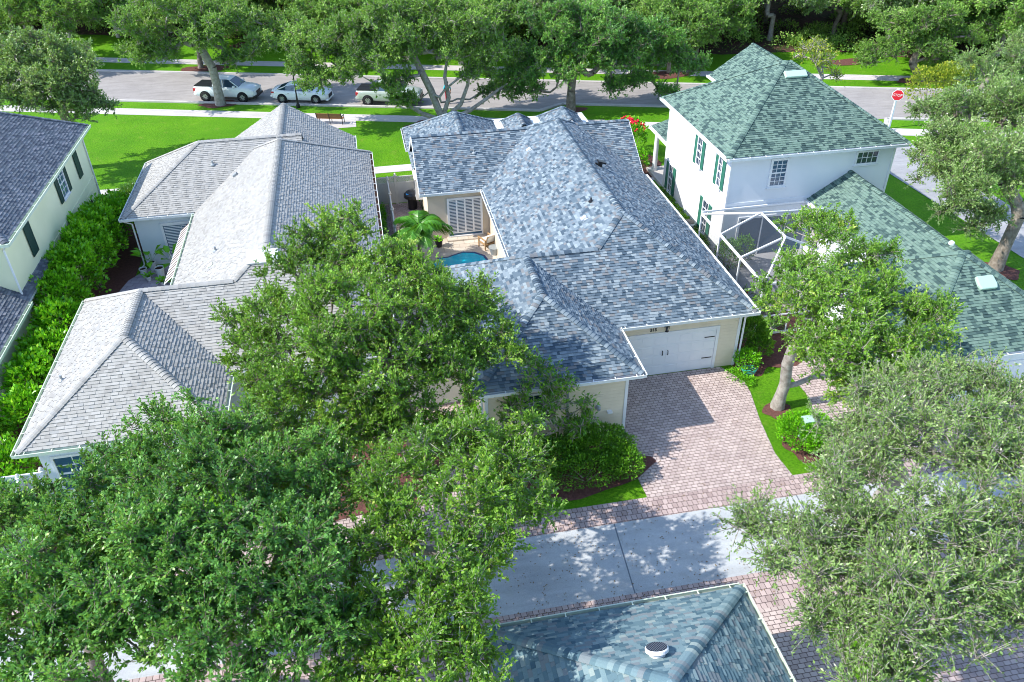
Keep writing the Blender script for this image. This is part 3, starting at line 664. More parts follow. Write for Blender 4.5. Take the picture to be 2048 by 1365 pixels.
window(wh, 'S', 41.51, -11.15, -9.3, .5, 2.3, 2, 1, False, blinds=True, glass='glass_blue', t=.12)
window(wh, 'S', 23.38, -12.0, -10.8, .8, 2.3, 2, 4, glass='glass_blue')
downspout(wh, -12.6, 41.4, 0, ZE-.1, -.3, -.3, M['gutter_white'])
T = on_plane(Plane('S', wys, ZE, SL), -4.7, 30.4); mb = MB(); mb.box((-.62, -.3, 0), (.62, .3, .12), 0, .5, T); sk = mb.build('skylight', M['white'], wh)
mb = MB(); mb.box((-.58, -.26, .12), (.58, .26, .135), 0, .5, T); mb.build('pane', M['white_metal'], sk)
wW = Plane('W', wx0, ZE, SL)
for pl, x, y in ((wW, -7.2, 33.9), (Plane('W', wxw0, ZE, SL), -12.0, 26.2), (Plane('S', 41.11, ZE, SL), -8.3, 43.6)): vent_pipe(wh, pl, x, y, M['grey_metal'], .24, .045)
T = on_plane(wW, -7.3, 32.7); mb = MB(); mb.box((-.14, -.12, 0), (.14, .12, .05), 0, .5, T); mb.build('roof_vent', M['gutter_green'], wh)
T = on_plane(wW, -7.0, 42.2); mb = MB(); mb.box((-.14, -.12, 0), (.14, .12, .12), 0, .5, T); mb.build('roof_vent', M['grey_metal'], wh)
aw = MB()
for i in range(34):
    y = 34.9 + 5.7*i/34; aw.quad((-9.4, y, 2.86), (-9.4, y+5.7/34, 2.86), (-10.05, y+5.7/34, 2.35), (-10.05, y, 2.35), i % 2)
aw.bar((-10.05, 34.9, 2.32), (-10.05, 40.6, 2.32), .03, .05, 0)
aw.build('awning', [M['white'], mat('awning_brown', (.10, .06, .05), .8)], wh)

# --- the two storey house with the green roof
gr = empty('house', (23, 40, 0), 'two storey white house with green shingle roofs and green shutters beside the concrete lane', 'house')
ZG = 5.9; gx0, gx1, gy0, gy1 = 17.67, 27.65, 35.47, 45.2
P, caps = hip(gx0, gx1, gy0, gy1, ZG, .65, 'x' if gy1-gy0 < gx1-gx0 else 'y'); 
p2, c2 = hip(22.07, 27.5, 39, 48.8, ZG, .66, 'y', 'gable', 'gable'); P += p2; caps += c2
p2, c2 = hip(22.7, 27.1, 24.5, 36.0, ZE, .63, 'y', 'gable', 'gable'); P += p2; caps += c2
p2, c2 = hip(19.7, 27.3, 21.37, 28.97, ZE, .63, 'y'); P += p2; caps += c2
P.append((Plane('W', 18.27, ZE, .3), [(18.27, 44.6), (20.3, 44.6), (20.3, 48.2), (18.27, 48.2)]))
make_roof(gr, P, caps, 'green', 9)
mb = MB()
mb.box((18.1, 35.9, 0), (27.2, 44.77, ZG-.1)); mb.box((22.5, 42, 0), (27.1, 48.4, ZG-.11)); mb.box((20.1, 21.77, 0), (26.9, 28.6, ZE-.1)); mb.box((23.1, 28, 0), (26.7, 36, ZE-.11))
mb.build('wall', M['white_stucco'], gr)
mb = MB(); mb.box((18.075, 35.875, 2.95), (27.225, 44.8, 3.2)); mb.box((18.085, 35.885, 2.7), (27.215, 44.79, 2.8)); mb.build('belt_course', M['white_stucco'], gr)
for a, b, c, d in ((18.06, 35.86, 18.16, 35.99), (18.06, 44.7, 18.16, 44.81), (27.12, 35.86, 27.24, 35.99)): MB().box((a, b, 0), (c, d, ZG-.2)).build('corner_board', M['white'], gr)
soffits(gr, [(gx0, gx1, gy0, gy1), (22.07, 27.5, 44, 48.8)], ZG, M['white']); soffits(gr, [(19.7, 27.3, 21.37, 28.97), (22.7, 27.1, 28, 35.8)], ZE, M['white']); soffits(gr, [(18.27, 23, 44.6, 48.2)], ZE, M['white'])
for A, B, o_, z in (((gx0, gy0), (gx1, gy0), (0, -1), ZG), ((gx0, gy0-.1), (gx0, gy1), (-1, 0), ZG), ((22.07, 45.5), (22.07, 48.8), (-1, 0), ZG), ((19.7, 21.37), (27.3, 21.37), (0, -1), ZE),
                    ((22.7, 29), (22.7, 35.8), (-1, 0), ZE), ((19.7, 21.3), (19.7, 28.9), (-1, 0), ZE), ((18.27, 44.9), (18.27, 48.2), (-1, 0), ZE)):
    gutter(gr, (*A, z), (*B, z), (*o_, 0), M['gutter_white'])
for y in (45.2, 47.7): MB().lathe((18.56, y+.0, 0), [(.23, 0), (.23, .12), (.18, .18), (.165, .3), (.14, 2.7), (.19, 2.78), (.19, 2.9)], 18).build('porch_column', M['white'], gr)
mb = MB(); mb.box((18.2, 44.8, .0), (22.5, 48.2, .22)); mb.build('porch_floor', M['walk'], gr)
window(gr, 'S', 35.9, 20.38, 21.15, 4.02, 5.38, 3, 6, glass='glass_blue', t=.12)
window(gr, 'S', 35.9, 25.1, 26.25, 4.82, 5.42, 4, 2, False)
for (a, b, z0, z1) in ((39.25, 40.5, 3.75, 5.3), (36.5, 37.6, 3.72, 5.3)):
    window(gr, 'W', 18.1, a+.36, b-.36, z0, z1, 2, 4)
    shutter(gr, 'W', 18.1, b-.27, b+.06, z0-.05, z1+.05); shutter(gr, 'W', 18.1, a-.06, a+.27, z0-.05, z1+.05)
for (a, b, z0, z1) in ((42.9, 44.3, .55, 2.2), (37.4, 38.9, .5, 2.3)):
    window(gr, 'W', 18.1, a+.42, b-.42, z0, z1, 2, 4)
    shutter(gr, 'W', 18.1, b-.33, b+.05, z0-.05, z1+.05); shutter(gr, 'W', 18.1, a-.05, a+.33, z0-.05, z1+.05)
f = wframe('S', 35.9)[2]; mb = MB(); wbox(mb, f, 18.95, 19.05, 0, 2.35, 0, .1); wbox(mb, f, 19.05, 22.9, 2.25, 2.35, 0, .099); wbox(mb, f, 20.3, 20.37, 0, 2.25, 0, .06); wbox(mb, f, 21.7, 21.76, 0, 2.25, 0, .06); sd = mb.build('sliding_door', M['white'], gr)
mb = MB(); wbox(mb, f, 19.05, 22.9, .03, 2.25, 0, .02); mb.build('pane', M['glass_blue'], sd)
garage_door(gr, 'S', 21.77, 21.1, 25.6, 2.12, False)
wall_lamp(gr, 'S', 21.77, 21.55, 2.62, .8)
text_mesh('house_number', '217', .2, .012, M['grey_metal'], gr, Matrix.Translation((21.0, 21.75, 2.58)) @ Matrix.Rotation(math.pi/2, 4, 'X'))
T = on_plane(Plane('S', gy0, ZG, .65), 22.75, 39.5); mb = MB(); mb.prism([(-.62, -.2), (.62, -.2), (.62, .22), (-.62, .22)], 0, .16); mb.v = [tuple(T @ Vector(v)) for v in mb.v]; mb.build('ridge_vent', mat('green_metal', (.40, .56, .47), .5, .4), gr, bevel=.04)
T = on_plane(Plane('S', 21.37, ZE, .63), 23.85, 23.9); mb = MB(); mb.prism([(-.36, -.3), (.36, -.3), (.42, -.1), (.38, .3), (-.38, .3), (-.42, -.1)], 0, .17); mb.v = [tuple(T @ Vector(v)) for v in mb.v]; mb.build('roof_vent', bpy.data.materials['green_metal'], gr, bevel=.05)
MB().lathe((23.75, 26.2, 5.25), [(.12, 0), (.12, .1), (.07, .14)], 8).build('roof_vent', M['white'], gr)

# --- the two storey cream house at the left edge
ye = empty('house', (-18.5, 38, 0), 'two storey pale yellow house with dark grey shingle roof and dark green shutters', 'house')
P, caps = hip(-25.5, -15.25, 33.36, 47.77, ZG, .65, 'y', 'hip', 'hip')
p2, c2 = hip(-24.5, -15.28, 28.9, 37, ZE, .6, 'y', 'hip', 'gable'); P += p2; caps += c2
p2, c2 = hip(-25.5, -16.1, 18.5, 31.5, ZE-.15, .6, 'y', 'hip', 'gable'); P += p2; caps += c2
make_roof(ye, P, caps, 'grey', 13)
mb = MB(); mb.box((-25, 33.76, 0), (-15.65, 47.37, ZG-.1)); mb.box((-24, 29.3, 0), (-15.68, 34, ZE-.1)); mb.box((-25, 18.9, 0), (-16.5, 30, ZE-.25)); mb.box((-17.0, 26.4, 0), (-15.2, 26.8, 2.1)); mb.build('wall', M['yellow_stucco'], ye)
mb = MB(); mb.box((-15.67, 33.74, 2.95), (-15.62, 47.4, 3.15)); mb.box((-15.67, 33.75, 2.6), (-15.635, 47.39, 2.68)); mb.build('belt_course', M['yellow_stucco'], ye)
mb = MB(); mb.box((-17.3, 26.2, 2.1), (-14.9, 27.0, 2.22)); mb.build('wall_cap', M['gutter_green'], ye)
soffits(ye, [(-25.5, -15.25, 33.36, 47.77)], ZG, M['white']); soffits(ye, [(-24.5, -15.28, 28.9, 37)], ZE, M['white']); soffits(ye, [(-25.5, -16.1, 18.5, 29.5)], ZE-.15, M['white'])
for A, B, o_, z in (((-15.25, 33.3), (-15.25, 47.77), (1, 0), ZG), ((-22, 33.36), (-15.15, 33.36), (0, -1), ZG), ((-15.28, 28.8), (-15.28, 33.3), (1, 0), ZE), ((-22, 28.9), (-15.2, 28.9), (0, -1), ZE), ((-16.1, 18.5), (-16.1, 28.7), (1, 0), ZE-.15)):
    gutter(ye, (*A, z), (*B, z), (*o_, 0), M['gutter_green'])
window(ye, 'E', -15.65, 41.95, 42.85, 4.1, 5.4, 2, 4, glass='glass_blue')
shutter(ye, 'E', -15.65, 41.4, 41.85, 4.0, 5.45, 'dark_green_paint'); shutter(ye, 'E', -15.65, 42.96, 43.4, 4.0, 5.45, 'dark_green_paint')
shutter(ye, 'E', -15.65, 45.0, 45.68, 3.85, 5.35, 'dark_green_paint'); shutter(ye, 'E', -15.65, 36.2, 36.95, 3.75, 5.25, 'dark_green_paint')
mb = MB(); mb.box((-15.66, 44.9, 0), (-15.62, 45.8, 2.3)); mb.build('door', M['dark'], ye)
downspout(ye, -15.6, 47.3, 0, ZG-.1, .2, .1, M['gutter_white']); downspout(ye, -15.6, 33.72, ZE, ZG-.1, .25, -.2, M['white_metal'])

# --- the garage roof at the bottom edge
bo = empty('garage', (5.2, 9.5, 0), 'garage with teal-grey hip roof and round solar vent at the bottom edge', 'garage')
P, caps = hip(1.62, 8.77, -6, 13.01, ZE, .62, 'y')
make_roof(bo, P, caps, 'teal', 17)
MB().box((2.02, -5.6, 0), (8.37, 12.6, ZE-.06)).build('wall', M['cream_stucco'], bo)
soffits(bo, [(1.62, 8.77, -6, 13.01)], ZE, M['white'])
for A, B, o_, lit in (((1.62, 13.01), (8.77, 13.01), (0, 1), 0), ((8.77, -6), (8.77, 13.1), (1, 0), 0), ((1.62, -6), (1.62, 13.1), (-1, 0), 1)): gutter(bo, (*A, ZE), (*B, ZE), (*o_, 0), M['gutter_green'], lit)
T = on_plane(Plane('N', 13.01, ZE, .62), 5.3, 10.45) @ Matrix.Scale(.88, 4)
mb = MB(); mb.lathe((0, 0, 0), [(.215, 0), (.215, .12)], 28); mb.lathe((0, 0, 0), [(.27, .11), (.315, .14), (.315, .22), (.29, .245), (.28, .245)], 32); mb.v = [tuple(T @ Vector(v)) for v in mb.v]; sv = mb.build('solar_vent', M['white'], bo, smooth=False)
mb = MB(); mb.lathe((0, 0, 0), [(.281, .235), (.281, .258)], 32); mb.v = [tuple(T @ Vector(v)) for v in mb.v]; mb.build('solar_panel', mat('solar_cell', (.008, .015, .035), .2, .6), sv)
mb = MB()
for i in range(-6, 7):
    x = i*.042; hy = math.sqrt(max(0, .27**2-x*x)); mb.box((x-.003, -hy, .258), (x+.005, hy, .262), 0, .5, T)
mb.build('cell_lines', bpy.data.materials['joint_dark'], sv)

# ------------------------------------------------------------------ vegetation
def mesh_np(name, V, F, mats, mi=None, tint=None, smooth=False):
    """V (n,3), F (m,k) all faces with k corners"""
    me = bpy.data.meshes.new(name); n, m, k = len(V), len(F), F.shape[1]
    me.vertices.add(n); me.vertices.foreach_set('co', np.asarray(V, np.float32).ravel())
    me.loops.add(m*k); me.loops.foreach_set('vertex_index', np.asarray(F, np.int32).ravel())
    me.polygons.add(m); me.polygons.foreach_set('loop_start', np.arange(0, m*k, k, dtype=np.int32))
    try: me.polygons.foreach_set('loop_total', np.full(m, k, np.int32))
    except Exception: pass
    for q in (mats if isinstance(mats, (list, tuple)) else [mats]): me.materials.append(q)
    if mi is not None: me.polygons.foreach_set('material_index', np.asarray(mi, np.int32))
    if tint is not None:
        at = me.attributes.new('tint', 'FLOAT', 'FACE'); at.data.foreach_set('value', np.asarray(tint, np.float32))
    if smooth: me.polygons.foreach_set('use_smooth', np.ones(m, bool))
    me.update(calc_edges=True); return me
def link(name, me, parent=None, world=True):
    o = bpy.data.objects.new(name, me); C.objects.link(o)
    if parent is not None:
        o.parent = parent
        if parent.type == 'EMPTY' and world: o.matrix_parent_inverse = parent.matrix_basis.inverted()
    return o
def unit(v): return v/np.maximum(np.linalg.norm(v, axis=-1, keepdims=True), 1e-9)
def tubes_np(A, B, ra, rb, n=5):
    """separate tapered n-gon tubes for all segments A->B"""
    d = unit(B-A); h = np.where(np.abs(d[:, 2:3]) > .9, np.array([[1., 0, 0]]), np.array([[0, 0, 1.]])); s = unit(np.cross(d, h)); u = np.cross(s, d)
    an = 2*np.pi*np.arange(n)/n; ring = s[:, None]*np.cos(an)[None, :, None] + u[:, None]*np.sin(an)[None, :, None]
    V = np.concatenate([A[:, None]+ring*ra[:, None, None], B[:, None]+ring*rb[:, None, None]], 1).reshape(-1, 3)
    k = np.arange(n); k2 = (k+1) % n; F = np.stack([k, k2, n+k2, n+k], 1)
    F = (F[None] + (np.arange(len(A))*2*n)[:, None, None]).reshape(-1, 4); return V, F
def leaves_np(rng, P, D, L, W, up=.55, tint=None):
    """rhombic leaves at P pointing roughly along D"""
    n = len(P); d = unit(D + rng.normal(0, .55, (n, 3))); nr = rng.normal(0, 1, (n, 3)); nr[:, 2] += up*2.2; nr = unit(nr)
    s = unit(np.cross(d, nr)); Ls = L*rng.uniform(.7, 1.25, (n, 1)); Ws = W*rng.uniform(.75, 1.2, (n, 1))
    nn = np.cross(s, d)
    a = P; b = P + d*Ls*.45 + s*Ws*.5 + nn*Ls*.05; c = P + d*Ls; e = P + d*Ls*.45 - s*Ws*.5 + nn*Ls*.05
    V = np.stack([a, b, c, e], 1).reshape(-1, 3); F = np.arange(4*n).reshape(-1, 4); return V, F
def skeleton(rng, trunk, tips, jit=.12, seg=.55):
    """join all tips to the trunk polyline, nearest node first; returns node positions, parents, weights"""
    N = [np.array(p, float) for p in trunk]; par = [-1]+list(range(len(trunk)-1)); first = max(1, len(trunk)//2)
    base = np.array(trunk[-1], float); order = np.argsort(np.linalg.norm(tips-base, axis=1)); ends = []
    NA = np.array(N)
    for t in tips[order]:
        dd = NA - t; dist = np.linalg.norm(dd, axis=1) + np.where(NA[:, 2] > t[2]+.2, (NA[:, 2]-t[2])*1.2, 0) ; dist[:first] += 3.
        j = int(np.argmin(dist)); p = NA[j]; L = np.linalg.norm(t-p); k = max(1, int(L/seg)); side = rng.normal(0, 1, 3)*L*.12
        new = []
        for i in range(1, k+1):
            f = i/k; q = p+(t-p)*f + side*math.sin(f*math.pi) + (rng.normal(0, jit, 3) if i < k else 0); q[2] -= .10*L*math.sin(f*math.pi)*(1 if L > 1.5 else 0)
            new.append(q); par.append(j if i == 1 else len(par)-1)
        NA = np.vstack([NA, np.array(new)]); ends.append(len(NA)-1)
    w = np.zeros(len(NA)); w[ends] = 1
    for i in range(len(NA)-1, 0, -1): w[par[i]] += w[i]
    return NA, np.array(par), w, np.array(ends)
def make_tree(name, label, cat, base, trunk, lobes, seed, leafm='oak_leaf', barkm='bark', clump=.55, dens=1., L=.13, W=.065, r0=None, group=None, tw=10, lpt=13,
              twig_vis=1., up=.55, twl=.55, loc=True, shell=.45, parts=('trunk', 'crown')):
    rng = np.random.default_rng(seed); base = np.array(base, float)
    cen = []; clr = []; lobes = list(lobes)
    for (x, y, z, r) in list(lobes):
        for _ in range(2):
            a = rng.random()*6.28; e = rng.uniform(-.2, .7); k = r*rng.uniform(.95, 1.25); lobes.append((x+k*math.cos(a), y+k*math.sin(a), z+k*.7*math.sin(e), r*rng.uniform(.28, .45)))
    for i, (x, y, z, r) in enumerate(lobes):
        n = max(3, int(dens*3.3*(r/clump)**2)); d = unit(rng.normal(0, 1, (n, 3))); d[:, 2] = np.abs(d[:, 2])*.9-.28*rng.random(n)
        rad = r*(shell+(1-shell)*rng.random(n)**.6); q = np.array([x, y, z]) + d*rad[:, None]*np.array([1, 1, .72]) + rng.normal(0, .15*r, (n, 3)) ; cen.append(q); clr += [rng.random()*.34]*n
    cen = np.vstack(cen); clr = np.array(clr)
    keep = np.ones(len(cen), bool)
    for i, (x, y, z, r) in enumerate(lobes):        # thin out what lies deep inside another lobe
        dd = np.linalg.norm((cen-np.array([x, y, z]))/np.array([1, 1, .72]), axis=1); keep &= ~((dd < .38*r) & (rng.random(len(cen)) < .7))
    cen = cen[keep]; clr = clr[keep]
    N, par, w, ends = skeleton(rng, trunk, cen)
    r0 = r0 or .1+.012*math.sqrt(len(cen)); rad = np.maximum(.012, r0*(w/w[0])**.46); rad[0] = r0*1.35
    i = np.arange(1, len(N)); A = N[par[i]]; B = N[i]; same = np.where(par[i] == 0, rad[0], np.minimum(rad[par[i]], rad[i]*1.35))
    big = rad[i] > .06; V1, F1 = tubes_np(A[big], B[big], same[big], rad[i][big], 8); V2, F2 = tubes_np(A[~big], B[~big], same[~big], rad[i][~big], 4)
    # twigs in every clump
    nc = len(cen); K = tw; d = unit(rng.normal(0, 1, (nc, K, 3))+np.array([0, 0, .6])); tl = clump*twl*2*rng.uniform(.55, 1.15, (nc, K, 1)); P0 = np.repeat(cen[:, None], K, 1) + rng.normal(0, clump*.12, (nc, K, 3))
    P1 = P0 + d*tl; ctint = np.repeat((clr + rng.normal(.12, .13, nc))[:, None], K, 1)
    P0f, P1f = P0.reshape(-1, 3), P1.reshape(-1, 3); df = d.reshape(-1, 3)
    sel = rng.random(len(P0f)) < twig_vis; rr = np.full(sel.sum(), .013 if L < .14 else .022)
    V3, F3 = tubes_np(P0f[sel], P0f[sel]+(P1f[sel]-P0f[sel])*.92, rr, rr*.5, 3)
    VV = [V1, V2, V3]; FF = [F1, F2+len(V1), F3+len(V1)+len(V2)]
    off = base if loc else np.zeros(3)
    root = empty(name, tuple(base), label, cat, group)
    me = mesh_np('trunk', np.vstack(VV)-base, np.vstack(FF), M[barkm]); link(parts[0], me, root, False)
    t = rng.uniform(.12, 1., (len(P0f), lpt, 1)); LP = (P0f[:, None] + (P1f-P0f)[:, None]*t + rng.normal(0, .028*(L/.12), (len(P0f), lpt, 3))).reshape(-1, 3)
    LD = np.repeat(df[:, None], lpt, 1).reshape(-1, 3)
    V, F = leaves_np(rng, LP, LD, L, W, up); tn = np.repeat(ctint.reshape(-1, 1), lpt, 1).ravel() + rng.normal(.13, .12, len(LP)) + (t.reshape(-1)-.5)*.22 + .30*(rng.random(len(LP)) < .04)
    tn = np.clip(tn, 0, 1)
    me = mesh_np('crown', V-base, F, M[leafm], tint=tn); link(parts[1], me, root, False)
    return root
def tubestr(p, q, n=5, bend=.15, seed=0):
    r = random.Random(seed); p, q = np.array(p, float), np.array(q, float); s = np.array([r.uniform(-1, 1), r.uniform(-1, 1), 0])*bend
    return [tuple(p+(q-p)*i/(n-1)+s*math.sin(math.pi*i/(n-1))) for i in range(n)]
def shift(L, dx, dy, dz=0, k=1.): return [(x+dx, y+dy, z+dz, r*k) for x, y, z, r in L]
T1=[(-1.3,28.2,7.4,1.25),(-2.6,26.8,6.8,1.4),(0.2,25.6,7.1,1.4),(-3.8,24.2,6.2,1.3),(-1.3,22.5,7.4,1.8),(1.3,23.5,6.8,1.6),(3.0,23.1,6.0,1.2),(3.5,22.3,5.4,0.9),(-0.4,21.2,6.2,1.8),(1.9,21.5,5.4,1.3),(-2.6,21.6,6.0,1.6),(-4.6,23.7,5.6,1.0),(-4.3,22.5,5.0,1.0),(-1.8,20.4,5.2,1.4),(0.4,20.2,5.0,1.3),(2.0,24.9,6.0,.8)]
T2A=[(-9.3,15.4,6.5,1.3),(-8.2,16.2,6.6,1.25),(-6.9,14.3,6.9,1.5),(-8.1,13.6,6.6,1.5),(-8.6,12.4,6.2,1.4),(-7.0,11.9,6.4,1.4),(-6.6,12.8,6.6,1.2),(-9.9,16.6,5.6,0.7)]
T2B=[(-7.1,18.7,6.0,1.3),(-8.0,18.4,5.6,.9),(-5.6,18.2,6.2,1.3),(-4.8,15.1,7.0,1.6),(-5.4,13.6,7.0,1.4),(-4.5,18.6,5.8,1.1),(-3.3,16.5,6.2,1.2),(-3.7,13.1,7.0,1.5),(-5.2,12.0,6.4,1.2),(-3.9,11.4,6.4,1.4),(-2.7,12.7,6.2,1.2),(-2.7,14.8,6.0,1.0),(-6.3,15.6,6.8,1.3),(-2.7,11.3,5.9,1.2)]
T3=[(-1.7,18.2,5.4,1.1),(-0.3,16.1,6.0,1.2),(1.2,17.4,5.6,1.0),(2.4,17.0,5.6,1.1),(3.3,16.2,5.2,1.0),(1.0,14.3,6.4,1.3),(2.5,14.6,5.6,1.1),(-0.7,14.2,6.2,1.0),(0.4,12.8,6.2,1.2),(1.3,12.4,5.6,0.9),(-0.3,11.7,6.0,1.1),(-1.6,12.7,5.6,0.8),(0.3,10.8,5.6,1.1),(-1.1,10.9,5.6,1.0)]
T4A=[(13.0,15.7,5.4,1.0),(14.4,16.1,5.8,1.1),(15.8,16.3,6.0,1.1),(17.3,16.2,6.0,1.1),(17.8,15.1,6.0,1.2),(14.7,13.9,6.5,1.3),(13.2,13.9,6.0,1.1),(12.2,14.4,5.2,0.9),(15.2,12.7,6.4,1.4),(17.2,13.7,6.0,1.2)]
T4B=[(9.4,13.2,5.2,0.9),(9.7,11.9,5.8,1.0),(10.9,12.2,6.0,1.1),(9.4,10.7,5.8,1.0),(9.7,9.6,5.8,1.0),(11.3,10.9,6.4,1.2),(12.0,10.2,6.6,1.3),(10.7,9.3,6.4,1.0),(13.5,11.3,6.2,1.0),(13.1,9.3,6.2,1.2),(9.4,8.6,5.6,0.9),(10.4,8.9,5.4,0.7),(12.4,9.6,6.0,0.9),(14.8,10.9,6.0,1.1)]
T5=[(17.7,26.9,6.2,1.1),(17.8,24.3,6.2,1.2),(16.0,25.0,5.6,1.0),(15.4,21.5,6.4,1.4),(17.4,21.8,6.0,1.1),(14.5,22.3,5.4,1.0),(15.5,19.6,5.8,1.2),(18.1,20.9,5.8,1.0),(17.9,19.7,5.4,1.0),(16.2,18.8,5.2,1.1),(14.6,20.3,5.2,1.0),(16.6,18.4,4.8,0.9),(15.2,18.4,4.6,0.7),(14.4,21.5,4.6,0.6)]
T6=[(27.7,32.6,6.6,1.6),(31.1,35.4,7.4,1.7),(32.1,33.8,7.6,2.0),(30.4,37.5,6.2,1.3),(26.8,29.0,6.2,1.4),(26.6,29.5,5.0,1.0),(28.9,29.5,7.0,1.8),(35.8,40.5,7.4,1.6),(39.5,42.0,7.6,2.0),(28.0,33.5,5.2,1.1),(27.5,29.0,4.4,0.8)]
T7=[(-21.2,57.0,6.4,2.0),(-19.1,57.0,6.6,1.9),(-20.5,58.0,7.7,1.6),(-17.9,56.0,5.7,1.5),(-21.8,55.0,5.5,1.7),(-19.7,55.5,5.2,1.6),(-17.5,55.5,4.2,1.1),(-18.3,59.0,6.8,1.2),(-17.2,57.0,4.8,0.9)]
T8=[(-15.8,69.0,6.0,2.0),(-12.5,69.0,7.3,2.3),(-9.3,69.0,6.4,2.2),(-7.1,68.0,4.6,1.4),(-9.3,67.5,3.9,1.3),(-11.8,68.0,5.1,1.6),(-14.5,68.0,4.5,1.3),(-16.6,68.0,4.3,1.1),(-10.7,67.0,6.2,1.8),(-5.7,70.0,5.6,1.5)]
T9=[(-2.5,61.0,5.4,1.6),(-0.2,60.0,6.9,2.1),(2.6,60.0,7.4,2.4),(5.6,61.0,7.7,2.4),(8.3,60.0,6.8,2.2),(10.5,60.0,4.9,1.7),(6.6,59.0,5.4,1.5),(2.3,59.0,5.3,1.6),(-0.0,60.0,4.5,1.4),(2.8,59.0,2.2,0.8),(10.6,61.0,1.8,1.0),(12.6,61.0,3.4,1.3),(2.2,59.0,3.4,1.0),(-2.4,60.0,3.8,1.3),(-3.1,62.0,6.3,1.5),(9.9,63.0,7.1,2.0)]
T10=[(15.2,61.0,6.2,2.1),(18.3,61.0,6.3,2.4),(21.5,61.0,5.4,2.1),(24.1,61.0,3.8,1.6),(19.8,60.0,3.6,1.4),(13.7,61.0,4.1,1.5),(15.8,60.0,3.4,1.3),(21.9,60.0,2.1,1.0),(13.0,61.0,1.8,1.0),(17.4,60.0,4.5,1.5),(19.9,60.0,1.8,0.8),(23.6,60.0,1.2,0.7)]
T11=[(44.4,62.0,4.3,1.7),(46.9,62.0,4.9,1.8),(43.9,62.0,2.7,1.3),(46.5,61.0,2.8,1.4),(50.3,62.0,3.1,1.6),(42.5,62.0,2.0,1.0),(50.3,60.0,1.6,1.1),(48.3,61.0,1.5,0.9)]
near = dict(clump=.42, tw=12, lpt=26, dens=.82, L=.10, W=.056, twl=.75)
make_tree('oak_tree', 'large oak standing between the pale grey roof and the blue-grey garage roof', 'tree', (.5, 23.6, 0), [(.5, 23.6, 0), (.45, 23.5, 1.5), (.2, 23.6, 3.0), (0, 23.8, 4.2)], T1, 21, 'oak_leaf', 'bark', r0=.26, **near)
make_tree('oak_tree', 'dark green oak at the bottom left corner beyond the lattice fence', 'tree', (-8.9, 14.8, 0), [(-8.9, 14.8, 0), (-8.8, 14.7, 2), (-8.4, 14.5, 3.8)], T2A, 22, 'oak_leaf2', 'bark', r0=.22, **dict(near, dens=.74))
make_tree('oak_tree', 'dark green oak hiding the front corner of the pale grey roof', 'tree', (-5.6, 15.6, 0), [(-5.6, 15.6, 0), (-5.5, 15.5, 2), (-5.2, 15.3, 3.8)], T2B, 23, 'oak_leaf2', 'bark', r0=.24, **near)
T3 += [(-2.9,17.0,5.0,.9),(-2.0,16.4,5.6,.9),(-3.2,19.6,4.6,.9),(-2.4,14.0,5.2,.8),(-.9,19.4,4.6,.9),(.9,19.2,4.6,.9),(2.2,18.6,4.8,.9),(-1.2,10.0,5.4,.9),(.9,10.2,5.4,.9)]
make_tree('oak_tree', 'sparse light green oak leaning over the left part of the alley', 'tree', (.2, 14.9, 0), [(.2, 14.9, 0), (.3, 14.8, 2), (.5, 14.6, 3.6)], T3, 24, 'oak_leaf', 'bark_pale', r0=.2, **dict(near, dens=.62, tw=12))
make_tree('oak_tree', 'grey-green twiggy oak below the white garage front at the right', 'tree', (15.4, 16.6, 0), [(15.4, 16.6, 0), (15.3, 16.3, 2), (15.2, 15.6, 3.6)], T4A, 25, 'oak_leaf3', 'bark_pale', r0=.2, clump=.46, tw=18, lpt=15, dens=.85, L=.1, W=.045, twl=.8)
make_tree('oak_tree', 'grey-green oak over the paved drive in the bottom right corner', 'tree', (12.9, 11.4, 0), [(12.9, 11.4, 0), (12.8, 11.3, 2), (12.0, 11.0, 3.8)], T4B, 26, 'oak_leaf3', 'bark_pale', r0=.2, clump=.46, tw=18, lpt=15, dens=.85, L=.1, W=.045, twl=.8)
make_tree('oak_tree', 'oak with pale forked trunk between the two brick driveways', 'tree', (15.5, 23.4, 0), [(15.5, 23.4, 0), (15.55, 23.4, .7), (15.62, 23.4, 1.2), (15.48, 23.35, 2.2), (15.5, 23.2, 3.2), (15.7, 22.9, 3.9)], T5, 27, 'oak_leaf', 'bark_pale', r0=.23, **near)
MBt = MB(); MBt.tube([(15.6, 23.4, 1.1), (16.1, 23.35, 1.15), (16.7, 23.3, 1.45), (17.3, 23.2, 1.5), (17.8, 22.6, 2.4), (18, 21.6, 3.8)], [.13, .11, .1, .09, .07, .03], 8)
MBt.build('branch', M['bark_pale'], [o for o in C.objects if o.get('label', '').startswith('oak with pale forked')][0])
make_tree('oak_tree', 'oak with leaning trunk at the far side of the green roofed garage', 'tree', (31.9, 31.7, 0), [(31.9, 31.7, 0), (32.1, 31.8, 1.4), (32.35, 31.9, 2.9), (32.2, 32.2, 3.6), (31.4, 32.6, 4.6)], T6, 28, 'oak_leaf3', 'bark', r0=.3, clump=.56, tw=15, lpt=22, dens=1., L=.13, W=.06, twl=.7)
